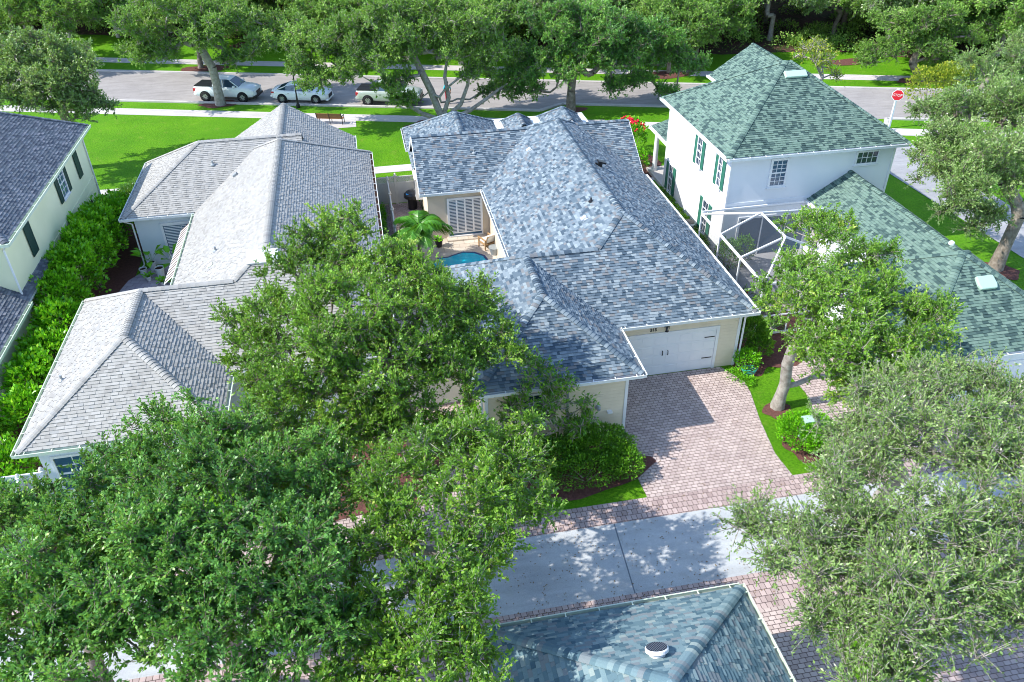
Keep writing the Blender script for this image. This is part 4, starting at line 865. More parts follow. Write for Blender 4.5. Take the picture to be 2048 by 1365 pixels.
# street trees
far = dict(clump=.66, tw=14, lpt=20, dens=1.2, L=.145, W=.09, loc=True, twl=.55)
make_tree('oak_tree', 'oak rising behind the dark grey roof at the left, its crown over the sidewalk', 'tree', (-19.3, 56.8, 0), [(-19.3, 56.8, 0), (-19.3, 56.8, 2), (-19.4, 56.9, 4)], T7, 31, 'oak_leaf3', 'bark', r0=.3, **far)
make_tree('oak_tree', 'oak with straight grey trunk in front of the first white pickup', 'tree', (-11.3, 68.4, 0), [(-11.3, 68.4, 0), (-11.3, 68.45, 1.6), (-11.35, 68.5, 3.0), (-11.8, 68.6, 4.2), (-12, 68.8, 5.0)], T8, 32, 'far_leaf', 'bark_pale', r0=.33, **far)
t9 = make_tree('oak_tree', 'big spreading oak with several curving trunks beside the silver-green pickup', 'tree', (5.9, 59.9, 0), [(5.9, 59.9, 0), (5.9, 59.9, .5), (5.6, 60.0, 1.3), (5.2, 60.1, 2.6), (4.6, 60.2, 4.0), (4.2, 60.3, 5.0)], T9 + [(4,60,6.2,1.8),(7.4,60.5,5.8,1.6),(1,59.6,5.6,1.6),(-4,61,4.6,1.3),(9,59.6,3.6,1.1)], 33, 'far_leaf', 'bark_pale', r0=.27, **far)
for pts in ([(5.9, 59.9, .3), (4.4, 59.8, 1.0), (3.0, 59.7, 2.0), (2.0, 59.5, 3.0), (.4, 59.7, 4.0)], [(5.9, 59.9, .4), (6.5, 60.0, 2.0), (6.3, 60.2, 3.5), (6.6, 60.3, 5.0), (6, 60.5, 6.2)],
            [(6, 59.9, .3), (7.4, 60.1, 1.4), (8.0, 60.2, 2.8), (8.2, 60.2, 4.4), (8.6, 60.2, 6)], [(6, 59.8, .2), (8.0, 59.9, .9), (9.6, 60.1, 1.8), (11, 60.4, 2.6)]):
    MB().tube(pts, [.2, .16, .13, .09, .04][:len(pts)], 8).build('branch', M['bark_pale'], t9)
make_tree('oak_tree', 'oak with thick dark trunk on the grass behind the blue-grey front gable', 'tree', (16.2, 60.8, 0), [(16.2, 60.8, 0), (16.2, 60.8, 1.6), (16.3, 60.9, 2.6), (16.9, 60.9, 3.6)], T10 + [(16.5,60.3,5.2,1.6),(21,60.4,4.0,1.4),(25.6,60.6,2.6,1.2),(12.5,60.4,3.2,1.2)], 34, 'oak_leaf2', 'bark', r0=.32, **far)
make_tree('oak_tree', 'low spreading oak across the street behind the stop sign', 'tree', (47.3, 61.6, 0), [(47.3, 61.6, 0), (46.7, 61.6, .8), (46.2, 61.8, 1.5), (46.4, 61.8, 2.4)], T11, 35, 'far_leaf', 'bark', r0=.3, **far)
# crowns for the rows beyond the street: five built, the rest copies
rg = random.Random(5); protos = []
def wood_lobes(k):
    r = random.Random(100+k); out = []
    for i in range(11):
        a = i*2.4+r.random(); d = 3.6*math.sqrt((i+.3)/11); out.append((d*math.cos(a), d*math.sin(a), 5.0+1.5*(1-d/3.6)+r.uniform(-.7, .5), r.uniform(1.35, 2.0)))
    for i in range(4): a = i*1.6+r.random(); out.append((3.5*math.cos(a), 3.5*math.sin(a), 3.2+r.random()*.6, 1.15))
    return out
for k in range(5):
    p = make_tree('oak_tree', 'x', 'tree', (0, 0, 0), [(0, 0, 0), (.1, 0, 1.2), (.3*math.cos(k), .3*math.sin(k), 2.4)], wood_lobes(k), 50+k, ('far_leaf', 'oak_leaf2', 'far_leaf', 'oak_leaf3', 'far_leaf')[k], 'bark_pale' if k % 2 else 'bark', r0=.2, clump=.7, tw=12, lpt=15, L=.18, W=.12, dens=1.1)
    protos.append(p)
used = [False]*5
def put(k, x, y, s, rz, label, group=None, sz=None):
    o = protos[k] if not used[k] else tree_copy(protos[k]); used[k] = True
    o.location = (x, y, 0); o.rotation_euler.z = rz; o.scale = (s, s, sz or s); o['label'] = label
    if group: o['group'] = group
    return o
put(0, -14.2, 79.6, 1.0, .3, 'oak at the far kerb straight behind the first white pickup')
put(2, -10.2, 86.0, .62, 1.3, 'small oak in a mulch ring on the far lawn above the white sedan')
put(4, -1.5, 78.5, .95, 2.1, 'oak at the far kerb above the parked white sedan')
put(1, 9.5, 75.4, 1.0, .9, 'oak at the far kerb behind the many trunked oak')
put(3, 20.2, 73.8, 1.05, 4.0, 'oak at the far kerb behind the thick dark trunk')
put(0, 27.2, 68.6, .86, 2.5, 'oak in the mulch patch left of the green roof peak')
put(2, 31, 72, .9, 5.1, 'oak across the street just behind the green roof peak')
put(4, -27, 83.2, 1.0, 3.3, 'oak at the far kerb at the left edge of the street')
put(2, 58, 60.5, 1.05, 1.0, 'oak across the street at the right edge')
put(4, 52.5, 66.5, 1.0, 2.0, 'oak on the far lawn at the right, behind the low spreading oak')
GW = 'oaks of the wood beyond the far sidewalk'
n_ = 0
for row, (d0, sp) in enumerate(((1.0, 5.6), (6, 6.2), (11.5, 7), (18, 7.6), (26, 8.2))):
    x = -52 + row*2.6
    while x < 84 + row*6:
        y = wf(x) + d0 + rg.uniform(-1.6, 1.6)
        lo_ = -.46*y-6; hi_ = .92*y+8
        if lo_ < x < hi_ and not (row == 0 and 33 < x < 45):
            s = rg.uniform(.9, 1.15); put(rg.choice([0, 1, 2, 3, 4]), x, y, s, rg.uniform(0, 6.28), 'oak in the dense wood beyond the far sidewalk', GW, s*rg.uniform(.9, 1.1)); n_ += 1
        x += sp*rg.uniform(.85, 1.15)
# low undergrowth of the wood: nobody could count it
def leaf_mass(rng, fn, n, L, W, m, name, parent=None, up=.6, lo=.05):
    P, D, T = fn(rng, n); V, F = leaves_np(rng, P, D, L, W, up); me = mesh_np(name, V, F, M[m], tint=np.clip(T, 0, 1)); return link(name, me, parent)
def under(rng, n):
    c = np.stack([rng.uniform(-60, 90, 420), np.zeros(420), np.zeros(420)], 1); c[:, 1] = 85.3-.33*c[:, 0] + 1.0 + rng.random(420)**1.3*28
    k = rng.integers(0, 420, n); d = unit(rng.normal(0, 1, (n, 3))); d[:, 2] = np.abs(d[:, 2]); r = rng.uniform(.7, 2.1, 420)[k][:, None]
    P = c[k] + d*r*np.array([1.3, 1.3, .9])*rng.uniform(.6, 1, (n, 1)); return P, d, rng.normal(.35, .2, n) + (k % 5)*.06
o = leaf_mass(RNG, under, 150000, .22, .13, 'far_leaf', 'undergrowth'); o['kind'] = 'stuff'; o['label'] = 'leafy undergrowth between the trunks of the wood'; o['category'] = 'undergrowth'

# hedges and shrubs
def shrub(name, label, cat, base, blobs, seed, m='shrub_leaf', L=.11, W=.07, dens=260, group=None, stems=True, up=.5, rough_=.12):
    rng = np.random.default_rng(seed); root = empty(name, base, label, cat, group); base = np.array(base, float)
    Ps, Ds, Ts = [], [], []; mb = MB()
    for (x, y, z, rx, ry, rz) in blobs:
        n = int(dens*4*(rx*ry+rx*rz+ry*rz)/3*3); d = unit(rng.normal(0, 1, (n, 3))); d[:, 2] = np.where(d[:, 2] < -.35, -d[:, 2], d[:, 2])
        # boxier than an ellipsoid, with lumps
        dd = d/np.maximum(np.abs(d).max(1, keepdims=True), 1e-6)*.35 + d*.65
        lump = 1+rough_*np.sin(d[:, :1]*9+seed)*np.cos(d[:, 1:2]*8+x)+rough_*.7*np.sin(d[:, 2:3]*13+y)
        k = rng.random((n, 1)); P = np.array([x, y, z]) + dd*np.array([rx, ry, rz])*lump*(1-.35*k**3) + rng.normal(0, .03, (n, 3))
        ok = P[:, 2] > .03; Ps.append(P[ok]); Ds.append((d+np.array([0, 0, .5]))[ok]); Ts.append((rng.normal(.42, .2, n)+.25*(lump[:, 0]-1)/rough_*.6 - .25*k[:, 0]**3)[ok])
        if stems:
            for j in range(5):
                a = j*1.3+seed; mb.tube([(x+.1*math.cos(a), y+.1*math.sin(a), 0), (x+.45*rx*math.cos(a), y+.45*ry*math.sin(a), z), (x+.7*rx*math.cos(a), y+.7*ry*math.sin(a), z+.45*rz)], [.03, .02, .008], 5)
    P = np.vstack(Ps); D = np.vstack(Ds); V, F = leaves_np(rng, P, D, L, W, up)
    link('foliage', mesh_np('foliage', V, F, M[m], tint=np.clip(np.concatenate(Ts), 0, 1)), root)
    if stems: mb.build('stem', M['bark'], root)
    return root
hb = [(-14.6, 45.9, 1.2, .95, .9, 1.1), (-14.5, 43.9, 1.5, 1.1, 1.2, 1.4), (-14.6, 41.8, 1.7, 1.15, 1.3, 1.5), (-14.55, 39.6, 1.8, 1.15, 1.3, 1.55), (-14.65, 37.4, 1.8, 1.1, 1.3, 1.6), (-14.8, 35.2, 1.6, 1.15, 1.2, 1.5), (-14.3, 33.2, 1.4, 1.0, 1.2, 1.3), (-14.4, 31.2, 1.3, .95, 1.1, 1.2), (-14.5, 29.4, 1.3, .9, 1.0, 1.2), (-14.3, 27.7, 1.1, .85, .9, 1.0)]
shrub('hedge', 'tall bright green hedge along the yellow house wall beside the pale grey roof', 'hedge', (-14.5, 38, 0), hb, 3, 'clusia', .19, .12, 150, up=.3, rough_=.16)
shrub('bush', 'bright green bush by the white lattice fence at the lower left', 'bush', (-13.9, 24, 0), [(-14.4, 24.6, .9, .9, 1.1, .9), (-13.9, 23.4, .8, .7, .8, .8)], 4, 'clusia', .18, .11, 160, rough_=.16)
shrub('bush', 'dark bush at the far end of the tall hedge by the footpath', 'bush', (-13.9, 48.2, 0), [(-14.1, 48.6, .8, 1.0, 1.4, .9), (-13.9, 50.4, .5, .7, .6, .5)], 5, 'oak_leaf2', .14, .08, 260)
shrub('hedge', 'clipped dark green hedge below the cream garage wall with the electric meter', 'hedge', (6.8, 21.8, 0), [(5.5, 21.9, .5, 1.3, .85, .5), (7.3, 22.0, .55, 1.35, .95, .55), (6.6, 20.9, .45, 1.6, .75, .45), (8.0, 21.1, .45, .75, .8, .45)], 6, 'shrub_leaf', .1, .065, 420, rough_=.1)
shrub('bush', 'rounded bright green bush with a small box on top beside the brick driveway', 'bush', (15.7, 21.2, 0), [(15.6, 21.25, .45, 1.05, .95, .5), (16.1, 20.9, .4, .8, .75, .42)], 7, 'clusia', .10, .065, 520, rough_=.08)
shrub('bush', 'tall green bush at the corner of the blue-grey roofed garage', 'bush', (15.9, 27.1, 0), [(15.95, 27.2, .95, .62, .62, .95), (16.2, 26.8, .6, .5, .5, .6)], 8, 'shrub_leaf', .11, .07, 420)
hib = shrub('bush', 'small bush with a pink flower at the garage corner', 'bush', (15.3, 26.1, 0), [(15.35, 26.15, .45, .5, .5, .45)], 9, 'clusia', .1, .065, 420)
MB().lathe((15.75, 26.1, .72), [(.01, 0), (.07, .04), (.01, .05)], 6).build('flower', M['flower'], hib)
shrub('bush', 'low yellow-green plant spilling over the driveway edge at the garage', 'bush', (14.7, 25.7, 0), [(14.7, 25.7, .14, .4, .35, .15), (14.95, 25.2, .12, .3, .35, .12)], 10, 'clusia', .1, .06, 260, stems=False)
rb = shrub('flowering_bush', 'bush with red flowers between the blue-grey roof and the white porch column', 'bush', (18.0, 50, 0), [(17.7, 50.0, 1.7, .9, .9, .8), (18.0, 51.4, 1.7, .8, .9, .7), (17.6, 48.4, .7, .6, .9, .6)], 11, 'clusia', .16, .09, 160)
mb = MB(); r_ = random.Random(3)
for i in range(70):
    a = r_.random()*6.28; d = r_.random(); x, y, z = 17.75+.85*d*math.cos(a), 50.6+1.5*d*math.sin(a), 2.3+.25*(1-d)+.15*r_.random(); mb.box((x-.05, y-.05, z-.05), (x+.05, y+.05, z+.05))
fl = mb.build('flowers', M['flower'], rb); fl['kind'] = 'stuff'
shrub('bush', 'low green planting along the foot of the white two storey wall', 'bush', (17.7, 40, 0), [(17.7, 37.5+i*1.25, .25, .3, .75, .28) for i in range(6)], 12, 'shrub_leaf', .1, .06, 300, stems=False)
shrub('bush', 'dark leafy bush inside the screen cage by the glass doors', 'bush', (17.9, 34.2, 0), [(17.9, 34.3, .9, .6, .7, .9), (18.9, 34.7, .9, .5, .5, .8)], 13, 'oak_leaf2', .1, .06, 260)
shrub('bush', 'yellow-green shrub at the far kerb beside the lower right street corner', 'bush', (43.4, 55.0, 0), [(43.4, 55.2, 1.6, 1.7, 1.2, 1.5), (44.6, 54.4, 2.2, 1.4, 1.2, 1.3)], 14, 'yellow_leaf', .2, .12, 70)
shrub('bush', 'dark mulberry coloured groundcover beneath the screen cage corner', 'bush', (17.5, 28.9, 0), [(17.6, 28.9, .15, .8, .6, .2)], 15, 'shrub_leaf', .08, .05, 120, stems=False)
shrub('bush', 'small leafy plants at the foot of the gate between the two single storey houses', 'bush', (.4, 42, 0), [(.35, 44.6, .3, .25, 1.0, .3), (.3, 42.4, .35, .25, 1.0, .35)], 16, 'clusia', .12, .07, 260, stems=False)
# thin magnolia-like tree against the garage wing
make_tree('small_tree', 'thin pale stemmed tree with sparse broad leaves against the cream garage wall', 'tree', (5.5, 22.6, 0), [(5.5, 22.6, 0), (5.45, 22.6, .5), (5.4, 22.6, .9)],
          [(5.0, 22.5, 3.0, .75), (5.4, 22.7, 3.8, .6), (6.1, 22.5, 2.7, .6), (4.3, 22.6, 2.2, .6), (5.9, 22.4, 3.4, .5), (4.0, 22.4, 1.7, .45), (6.6, 22.3, 1.9, .5), (5.2, 22.3, 2.1, .5), (6.2, 22.2, 1.4, .4)], 41, 'shrub_leaf', 'bark_pale', clump=.32, dens=.8, L=.17, W=.06, r0=.07, tw=6, lpt=6, twl=.6)
# crape myrtle seen past the green roof
make_tree('small_tree', 'bare stemmed shrubby tree showing past the right slope of the green roof', 'tree', (30.2, 50.5, 0), [(30.2, 50.5, 0), (30.2, 50.5, 1.5), (30.2, 50.6, 3)], [(29.5, 50.5, 6.0, 1.0), (31, 50.7, 5.6, 1.0), (30.2, 50.5, 6.8, .8), (31.8, 50.8, 4.7, .7)], 42, 'yellow_leaf', 'bark_pale', clump=.5, dens=.5, L=.2, W=.09, r0=.12, tw=7, lpt=5)
# palm by the pool courtyard
def frond(mb, rng, o, az, el, L, m=0):
    d = Vector((math.cos(az)*math.cos(el), math.sin(az)*math.cos(el), math.sin(el))); side = Vector((-math.sin(az), math.cos(az), 0)); n = 22; pts = []
    for i in range(n+1): t = i/n; p = o + d*L*t + Vector((0, 0, -1))*(L*.62*t*t); pts.append(p)
    mb.tube(pts[::3]+[pts[-1]], [.03, .026, .022, .018, .014, .01, .008, .005, .004][:len(pts[::3])+1], 4, 1)
    for i in range(3, n):
        for sg in (-1, 1):
            for q in (0, .5):
                p = pts[i] + (pts[i+1]-pts[i])*q; ax = (pts[i+1]-pts[i]).normalized(); ll = .62*math.sin(math.pi*(i/n*.86+.1))**.7+.08
                dr = (side*sg*.8 + ax*.62 + Vector((0, 0, -.25-.3*rng.random()))).normalized(); w = ax*.028
                a, b = p-w, p+w; t1 = p+dr*ll*.55; t2 = p+dr*ll+Vector((0, 0, -.12*ll)); tt = .3+.45*rng.random()
                mb.poly([a, b, t1+w*.9, t2, t1-w*.9], m, tt)
pr = random.Random(4); pm = empty('palm_tree', (2.2, 38.6, 0), 'green palm with arching fronds in front of the louvred courtyard door', 'palm tree')
MB().tube([(2.2, 38.6, 0), (2.15, 38.55, 1.2), (2.2, 38.5, 2.3)], [.13, .1, .09], 10).build('trunk', M['bark'], pm)
for i in range(17):
    mb = MB(); frond(mb, pr, Vector((2.2, 38.5, 2.25)), i*2.4+pr.random()*.3, pr.uniform(.25, 1.15), pr.uniform(1.7, 2.2)); mb.build('frond', [M['palm'], M['palm']], pm)

# ------------------------------------------------------------------ vehicles (local frame: x forward, y left, z up)
def loft(mb, rings, m=0, close=True):
    n = len(rings[0]); b = len(mb.v)
    for r_ in rings: mb.v += [tuple(p) for p in r_]
    for i in range(len(rings)-1):
        for k in range(n):
            k2 = (k+1) % n; mb.f.append((b+i*n+k, b+i*n+k2, b+(i+1)*n+k2, b+(i+1)*n+k)); mb.m.append(m); mb.t.append(.5)
    if close:
        mb.f.append(tuple(b+k for k in reversed(range(n)))); mb.m.append(m); mb.t.append(.5)
        mb.f.append(tuple(b+(len(rings)-1)*n+k for k in range(n))); mb.m.append(m); mb.t.append(.5)
def section(x, w, zb, zt, crown=.04, tuck=.06):
    """body cross-section at x: half width w, bottom zb, shoulder zt"""
    h = zt-zb
    return [(x, -w+.12, zb), (x, w-.12, zb), (x, w-.03, zb+.12*h), (x, w, zb+.45*h), (x, w-.015, zb+.75*h), (x, w-tuck, zt-.02), (x, w-tuck-.14, zt+crown*.6), (x, 0, zt+crown),
            (x, -w+tuck+.14, zt+crown*.6), (x, -w+tuck, zt-.02), (x, -w+.015, zb+.75*h), (x, -w, zb+.45*h), (x, -w+.03, zb+.12*h)]
def wheel(parent, x, y, r, w, sg):
    Rm = Matrix.Rotation(-sg*math.pi/2, 4, 'X'); mb = MB()
    mb.lathe((x, y, r), [(r*.62, -w*.5), (r*.95, -w*.5), (r, -w*.38), (r, w*.38), (r*.95, w*.5), (r*.62, w*.5)], 28, 0, Rm); t = mb.build('tyre', M['tyre'], parent, True, local=True)
    mb = MB(); mb.lathe((x, y, r), [(r*.64, w*.46), (r*.6, w*.42), (.0, w*.42)], 24, 0, Rm)
    mb.lathe((x, y, r), [(r*.15, w*.42), (r*.13, w*.49), (0, w*.5)], 12, 0, Rm)
    for k in range(10):
        a = 2*math.pi*k/10; d = Vector((math.cos(a), 0, math.sin(a))); c = Vector((x, y+sg*w*.43, r)); mb.bar(c+d*r*.1, c+d*r*.6, .05, .03, 0, (0, 1, 0))
    mb.build('rim', M['rim'], t, local=True)
def car(name, label, cat, loc, rz, kind, paint):
    root = empty(name, loc, label, cat, None, rz); P = M[paint]; b = MB()
    if kind == 'pickup':
        st = [(-2.62, .80, .50, .95), (-2.55, .90, .42, 1.10), (-2.3, .93, .36, 1.14), (-1.0, .94, .34, 1.15), (.9, .94, .34, 1.13), (1.25, .94, .34, 1.15), (1.9, .93, .34, 1.10), (2.35, .89, .38, 1.02), (2.55, .80, .45, .92), (2.62, .70, .5, .80)]
        loft(b, [section(x, w, zb, zt, .03 if x < 1 else .07) for x, w, zb, zt in st]); wr, wb = .39, (-1.62, 1.58); wy = .80; roofz = 1.76
        gh = [(-.88, .80, 1.13, 1.13), (-.80, .80, 1.13, 1.70), (-.5, .79, 1.13, roofz), (.35, .79, 1.13, roofz), (.62, .79, 1.13, 1.68), (1.35, .78, 1.13, 1.17)]
    else:
        st = [(-2.38, .70, .48, .82), (-2.28, .84, .36, .96), (-1.9, .90, .26, 1.0), (-1.0, .92, .22, .97), (.6, .92, .22, .94), (1.2, .91, .22, .93), (1.8, .90, .24, .86), (2.2, .84, .28, .76), (2.38, .70, .36, .64)]
        loft(b, [section(x, w, zb, zt, .03 if -1.6 < x < .9 else .06) for x, w, zb, zt in st]); wr, wb = .345, (-1.42, 1.42); wy = .79; roofz = 1.41
        gh = [(-2.0, .74, .95, 1.0), (-1.1, .76, .95, 1.33), (-.6, .75, .95, roofz), (.1, .75, .95, roofz), (.35, .75, .95, 1.37), (1.15, .74, .95, .96)]
    body = b.build('body', P, root, False, bevel=0, local=True)
    for p in body.data.polygons: p.use_smooth = len(p.vertices) == 4
    g = MB(); loft(g, [[(x, -w, zb), (x, w, zb), (x, w-.16*(zt-zb)/.6, zt-.03), (x, w-.16*(zt-zb)/.6-.08, zt), (x, -w+.16*(zt-zb)/.6+.08, zt), (x, -w+.16*(zt-zb)/.6, zt-.03)] for x, w, zb, zt in gh])
    gl = g.build('windows', M['carblue'], root, local=True)
    rf = MB(); k = gh[1:5] if kind == 'pickup' else gh[1:5]
    loft(rf, [[(x, -(w-.17*(zt-zb)/.6)-.012, zt-.05), (x, (w-.17*(zt-zb)/.6)+.012, zt-.05), (x, w-.16*(zt-zb)/.6-.05, zt+.012), (x, 0, zt+.03), (x, -w+.16*(zt-zb)/.6+.05, zt+.012)] for x, w, zb, zt in k]); rf.build('car_roof', P, root, local=True)
    pl = MB()                                                       # pillars
    def ring(i): x, w, zb, zt = gh[i]; return x, w, zb, zt
    for sg in (-1, 1):
        pts_t = [(gh[i][0], sg*(gh[i][1]-.14*(gh[i][3]-gh[i][2])/.6), gh[i][3]-.03) for i in range(1, 5)]
        x0, w0, zb0, zt0 = gh[0]; x1, w1, zb1, zt1 = gh[5]
        pl.bar((x1-.02, sg*(w1-.005), zt1-.02), pts_t[3], .07, .05); 
        pl.bar((x0+.03, sg*(w0+.004), max(zb0, zt0)-.02), pts_t[0], .16 if kind == 'pickup' else .13, .05)
        for px in ((-.02, -.72) if kind == 'pickup' else (-.28,)): pl.bar((px, sg*.80 if kind == 'pickup' else sg*.765, gh[2][2]), (px-.03, sg*(gh[2][1]-.145), roofz-.04), .07, .05)
        if kind == 'pickup': pl.bar((-.84, sg*.8, 1.2), (-.78, sg*.66, 1.7), .16, .06)
    pl.build('pillars', P, root, local=True)
    hw = .935 if kind == 'pickup' else .915
    for sg in (-1, 1):                                              # arches, wheels, mirrors, lamps, handles
        for x in wb:
            a = MB(); Rm = Matrix.Rotation(-sg*math.pi/2, 4, 'X'); a.lathe((x, sg*(hw-.02), wr), [(0, .024), (wr+.07, .024), (wr+.07, .0)], 24, 0, Rm); a.build('wheel_arch', M['dark'], root, local=True)
            w_ = empty('wheel', (0, 0, 0)); w_.parent = root; wheel(w_, x, sg*(hw-.065), wr, .2, sg)
        mm = MB(); xm = 1.0 if kind == 'pickup' else .85; mm.box((xm-.08, sg*.86, gh[2][2]+.02), (xm+.08, sg*1.06, gh[2][2]+.20)); mm.build('wing_mirror', P, root, local=True, bevel=.03)
        xf = st[-2][0]; zf = st[-2][3]; h = MB(); h.box((xf-.36, sg*.55, zf-.12), (xf+.02, sg*.84, zf+.03)); h.build('headlight', M['headlight'], root, local=True, bevel=.03)
        xr = st[1][0]; zr = st[1][3]; h = MB(); h.box((xr-.045, sg*.66, zr-.34 if kind == 'pickup' else zr-.2), (xr+.22, sg*(.905 if kind == 'pickup' else .87), zr-.06)); h.build('tail_light', M['taillight'], root, local=True, bevel=.02)
        for px in ((.35, -.45) if kind == 'pickup' else (.3, -.65)):
            h = MB(); h.box((px-.26, sg*.925, .90 if kind == 'pickup' else .80), (px-.10, sg*.96, .93 if kind == 'pickup' else .825)); h.build('door_handle', M['rim'], root, local=True)
    xf = st[-1][0]; h = MB(); zf = st[-1][3]
    h.box((xf-.12, -.42, zf-.26), (xf+.03, .42, zf+.02)); h.build('grille', M['black'], root, local=True, bevel=.02)
    h = MB(); h.box((xf-.2, -.78, .32 if kind == 'pickup' else .24), (xf+.06, .78, .52 if kind == 'pickup' else .36)); h.build('bumper', M['black'] if kind == 'pickup' else P, root, local=True, bevel=.05)
    h = MB(); h.box((st[0][0]-.06, -.8, .42), (st[0][0]+.15, .8, .60)); h.build('bumper', P, root, local=True, bevel=.05)
    if kind == 'pickup':
        h = MB(); h.box((-2.5, -.80, 1.16), (-.9, .80, 1.24)); h.box((-2.45, -.02, 1.24), (-.95, .02, 1.255)); h.build('bed_cover', M['black'], root, local=True, bevel=.03)
    return root
st_ang = math.atan(-.30)
car('pickup_truck', 'white pickup with black bed cover parked behind the grey oak trunk', 'truck', (-10.75, 70.05, 0.004), st_ang-.02, 'pickup', 'carwhite')
car('car', 'white four door sedan parked behind the street lamp', 'car', (-4.7, 68.2, 0.004), st_ang-.02, 'sedan', 'carwhite')
car('pickup_truck', 'silver-green pickup parked half hidden behind the many trunked oak', 'truck', (2.35, 66.0, 0.004), st_ang-.01, 'pickup', 'carsilver')

# ------------------------------------------------------------------ street furniture and small things
lp = empty('street_lamp', (-5.05, 66.3, 0), 'black street lamp post on the verge in front of the white sedan', 'street lamp')
mb = MB(); mb.lathe((-5.05, 66.3, 0), [(.16, 0), (.16, .25), (.09, .35), (.07, .9), (.055, 1.0), (.045, 3.0), (.07, 3.05), (.05, 3.12)], 12); mb.build('pole', M['black'], lp)
mb = MB(); mb.lathe((-5.05, 66.3, 3.12), [(.09, 0), (.2, .32)], 8); mb.build('lamp_glass', M['headlight'], lp)
mb = MB(); mb.lathe((-5.05, 66.3, 3.12), [(.25, .32), (.2, .37), (.1, .5), (.03, .54), (.02, .64), (0, .66)], 12)
for k in range(4): a = k*math.pi/2+.4; mb.bar((-5.05+.09*math.cos(a), 66.3+.09*math.sin(a), 3.12), (-5.05+.2*math.cos(a), 66.3+.2*math.sin(a), 3.45), .02, .02)
mb.build('lamp_cap', M['black'], lp)
# stop sign
sx, sy = 38.25, 51.84; ss = empty('stop_sign', (sx, sy, 0), 'red octagonal STOP sign on a white post beside the concrete lane', 'stop sign')
mb = MB(); mb.box((sx-.065, sy-.065, 0), (sx+.065, sy+.065, 2.95)); mb.build('post', M['white'], ss)
T = Matrix.Translation((sx, sy-.1, 2.45)) @ Matrix.Rotation(R(33), 4, 'Z') @ Matrix.Rotation(math.pi/2, 4, 'X')
T = Matrix.Translation((sx-.03, sy-.1, 2.5)) @ Matrix.Rotation(R(-28), 4, 'Z') @ Matrix.Rotation(math.pi/2, 4, 'X')
def octa(r): return [(r*math.cos(R(22.5+45*k)), r*math.sin(R(22.5+45*k))) for k in range(8)]
mb = MB(); mb.prism(octa(.43), -.012, .0); mb.v = [tuple(T @ Vector(v)) for v in mb.v]; pl_ = mb.build('sign_plate', M['white'], ss)
mb = MB(); mb.prism(octa(.385), .001, .008); mb.v = [tuple(T @ Vector(v)) for v in mb.v]; mb.build('sign_face', M['red'], pl_)
text_mesh('lettering', 'STOP', .26, .004, M['white'], pl_, T @ Matrix.Translation((0, 0, .014)))
# bench
bn = empty('bench', (-2.5, 61.9, 0), 'brown slatted park bench with black iron frame beside the near sidewalk', 'bench', None, st_ang)
for i in range(5): MB().box((-1.0, -.1+.1*i, .43), (1.0, -.02+.1*i, .46)).build('seat_slat', M['wood'], bn, local=True)
mb = MB()
for i in range(6): mb.bar((-1.0, -.15-.028*i, .52+.072*i), (1.0, -.15-.028*i, .52+.072*i), .025, .062, 0, (0, -.36, .93))
mb.build('backrest', M['wood'], bn, local=True)
for x in (-.98, 0, .98):
    mb = MB(); mb.bar((x, -.14, 0), (x, -.12, .45), .04, .05); mb.bar((x, .38, 0), (x, .36, .45), .04, .05); mb.bar((x, -.16, .42), (x, .4, .42), .04, .04); mb.bar((x, -.14, .42), (x, -.34, .97), .04, .04)
    if x: mb.bar((x, -.2, .66), (x, .38, .64), .05, .03); mb.bar((x, .36, .42), (x, .36, .66), .04, .04)
    mb.build('leg', M['black'], bn, local=True)
# fences with lattice tops
def fence(label, A, B, m='siding', h=1.8, lattice=True, post=2.0, gate=False, group=None):
    A, B = Vector((*A, 0)), Vector((*B, 0)); root = empty('fence', tuple(A), label, 'fence', group); L = (B-A).length; d = (B-A).normalized(); n = max(1, round(L/post)); nr = Vector((-d.y, d.x, 0))
    for i in range(n+1):
        p = A + d*(L*i/n); mb = MB(); mb.bar(p, p+Vector((0, 0, h+.04)), .13, .13, 0, (d.x, d.y, 0)); mb.lathe(p, [(.105, h+.04), (.105, h+.08), (.06, h+.1), (.075, h+.16), (.04, h+.22), (0, h+.25)], 8); mb.build('post', M[m], root)
    for i in range(n):
        a, b = A+d*(L*i/n+.07), A+d*(L*(i+1)/n-.07); mb = MB(); Z = Vector((0, 0, 1)); top = h-.42 if lattice else h-.04
        mb.bar(a+Z*(top/2+.04), b+Z*(top/2+.04), .03, top-.08)
        k = int((b-a).length/.2)
        for j in range(k): q = a+(b-a)*(j+.5)/k; mb.bar(q+Z*.1, q+Z*(top-.03), .16, .042, 0, tuple(nr))
        mb.bar(a+Z*top, b+Z*top, .06, .09); mb.bar(a+Z*.12, b+Z*.12, .06, .09)
        pn = mb.build('fence_panel', M[m], root)
        if lattice:
            mb = MB(); mb.bar(a+Z*(h-.03), b+Z*(h-.03), .06, .07); w = (b-a).length; H = .33; s_ = .11; j = -H
            while j < w:
                for sgn in (0, 1):
                    u0, u1 = max(j, 0), min(j+H, w)
                    if u1 > u0:
                        z0, z1 = (u0-j), (u1-j)
                        if sgn: z0, z1 = H-z0, H-z1
                        mb.bar(a+(b-a)*(u0/w)+Z*(h-.38+z0)+nr*.006*(1 if sgn else -1), a+(b-a)*(u1/w)+Z*(h-.38+z1)+nr*.006*(1 if sgn else -1), .01, .04)
                j += s_
            mb.build('lattice', M[m], pn)
    return root
M['fence_cream'] = noisy('cream_vinyl', (.66, .64, .58), (.60, .58, .52), 2, .5, .3, 0)
M['fence_white'] = noisy('white_vinyl', (.74, .78, .80), (.68, .73, .76), 2, .5, .3, 0)
fence('cream fence with lattice top closing the gap between the two single storey houses', (.2, 46.5), (2.75, 46.5), 'fence_cream', 1.8, True, 1.3)
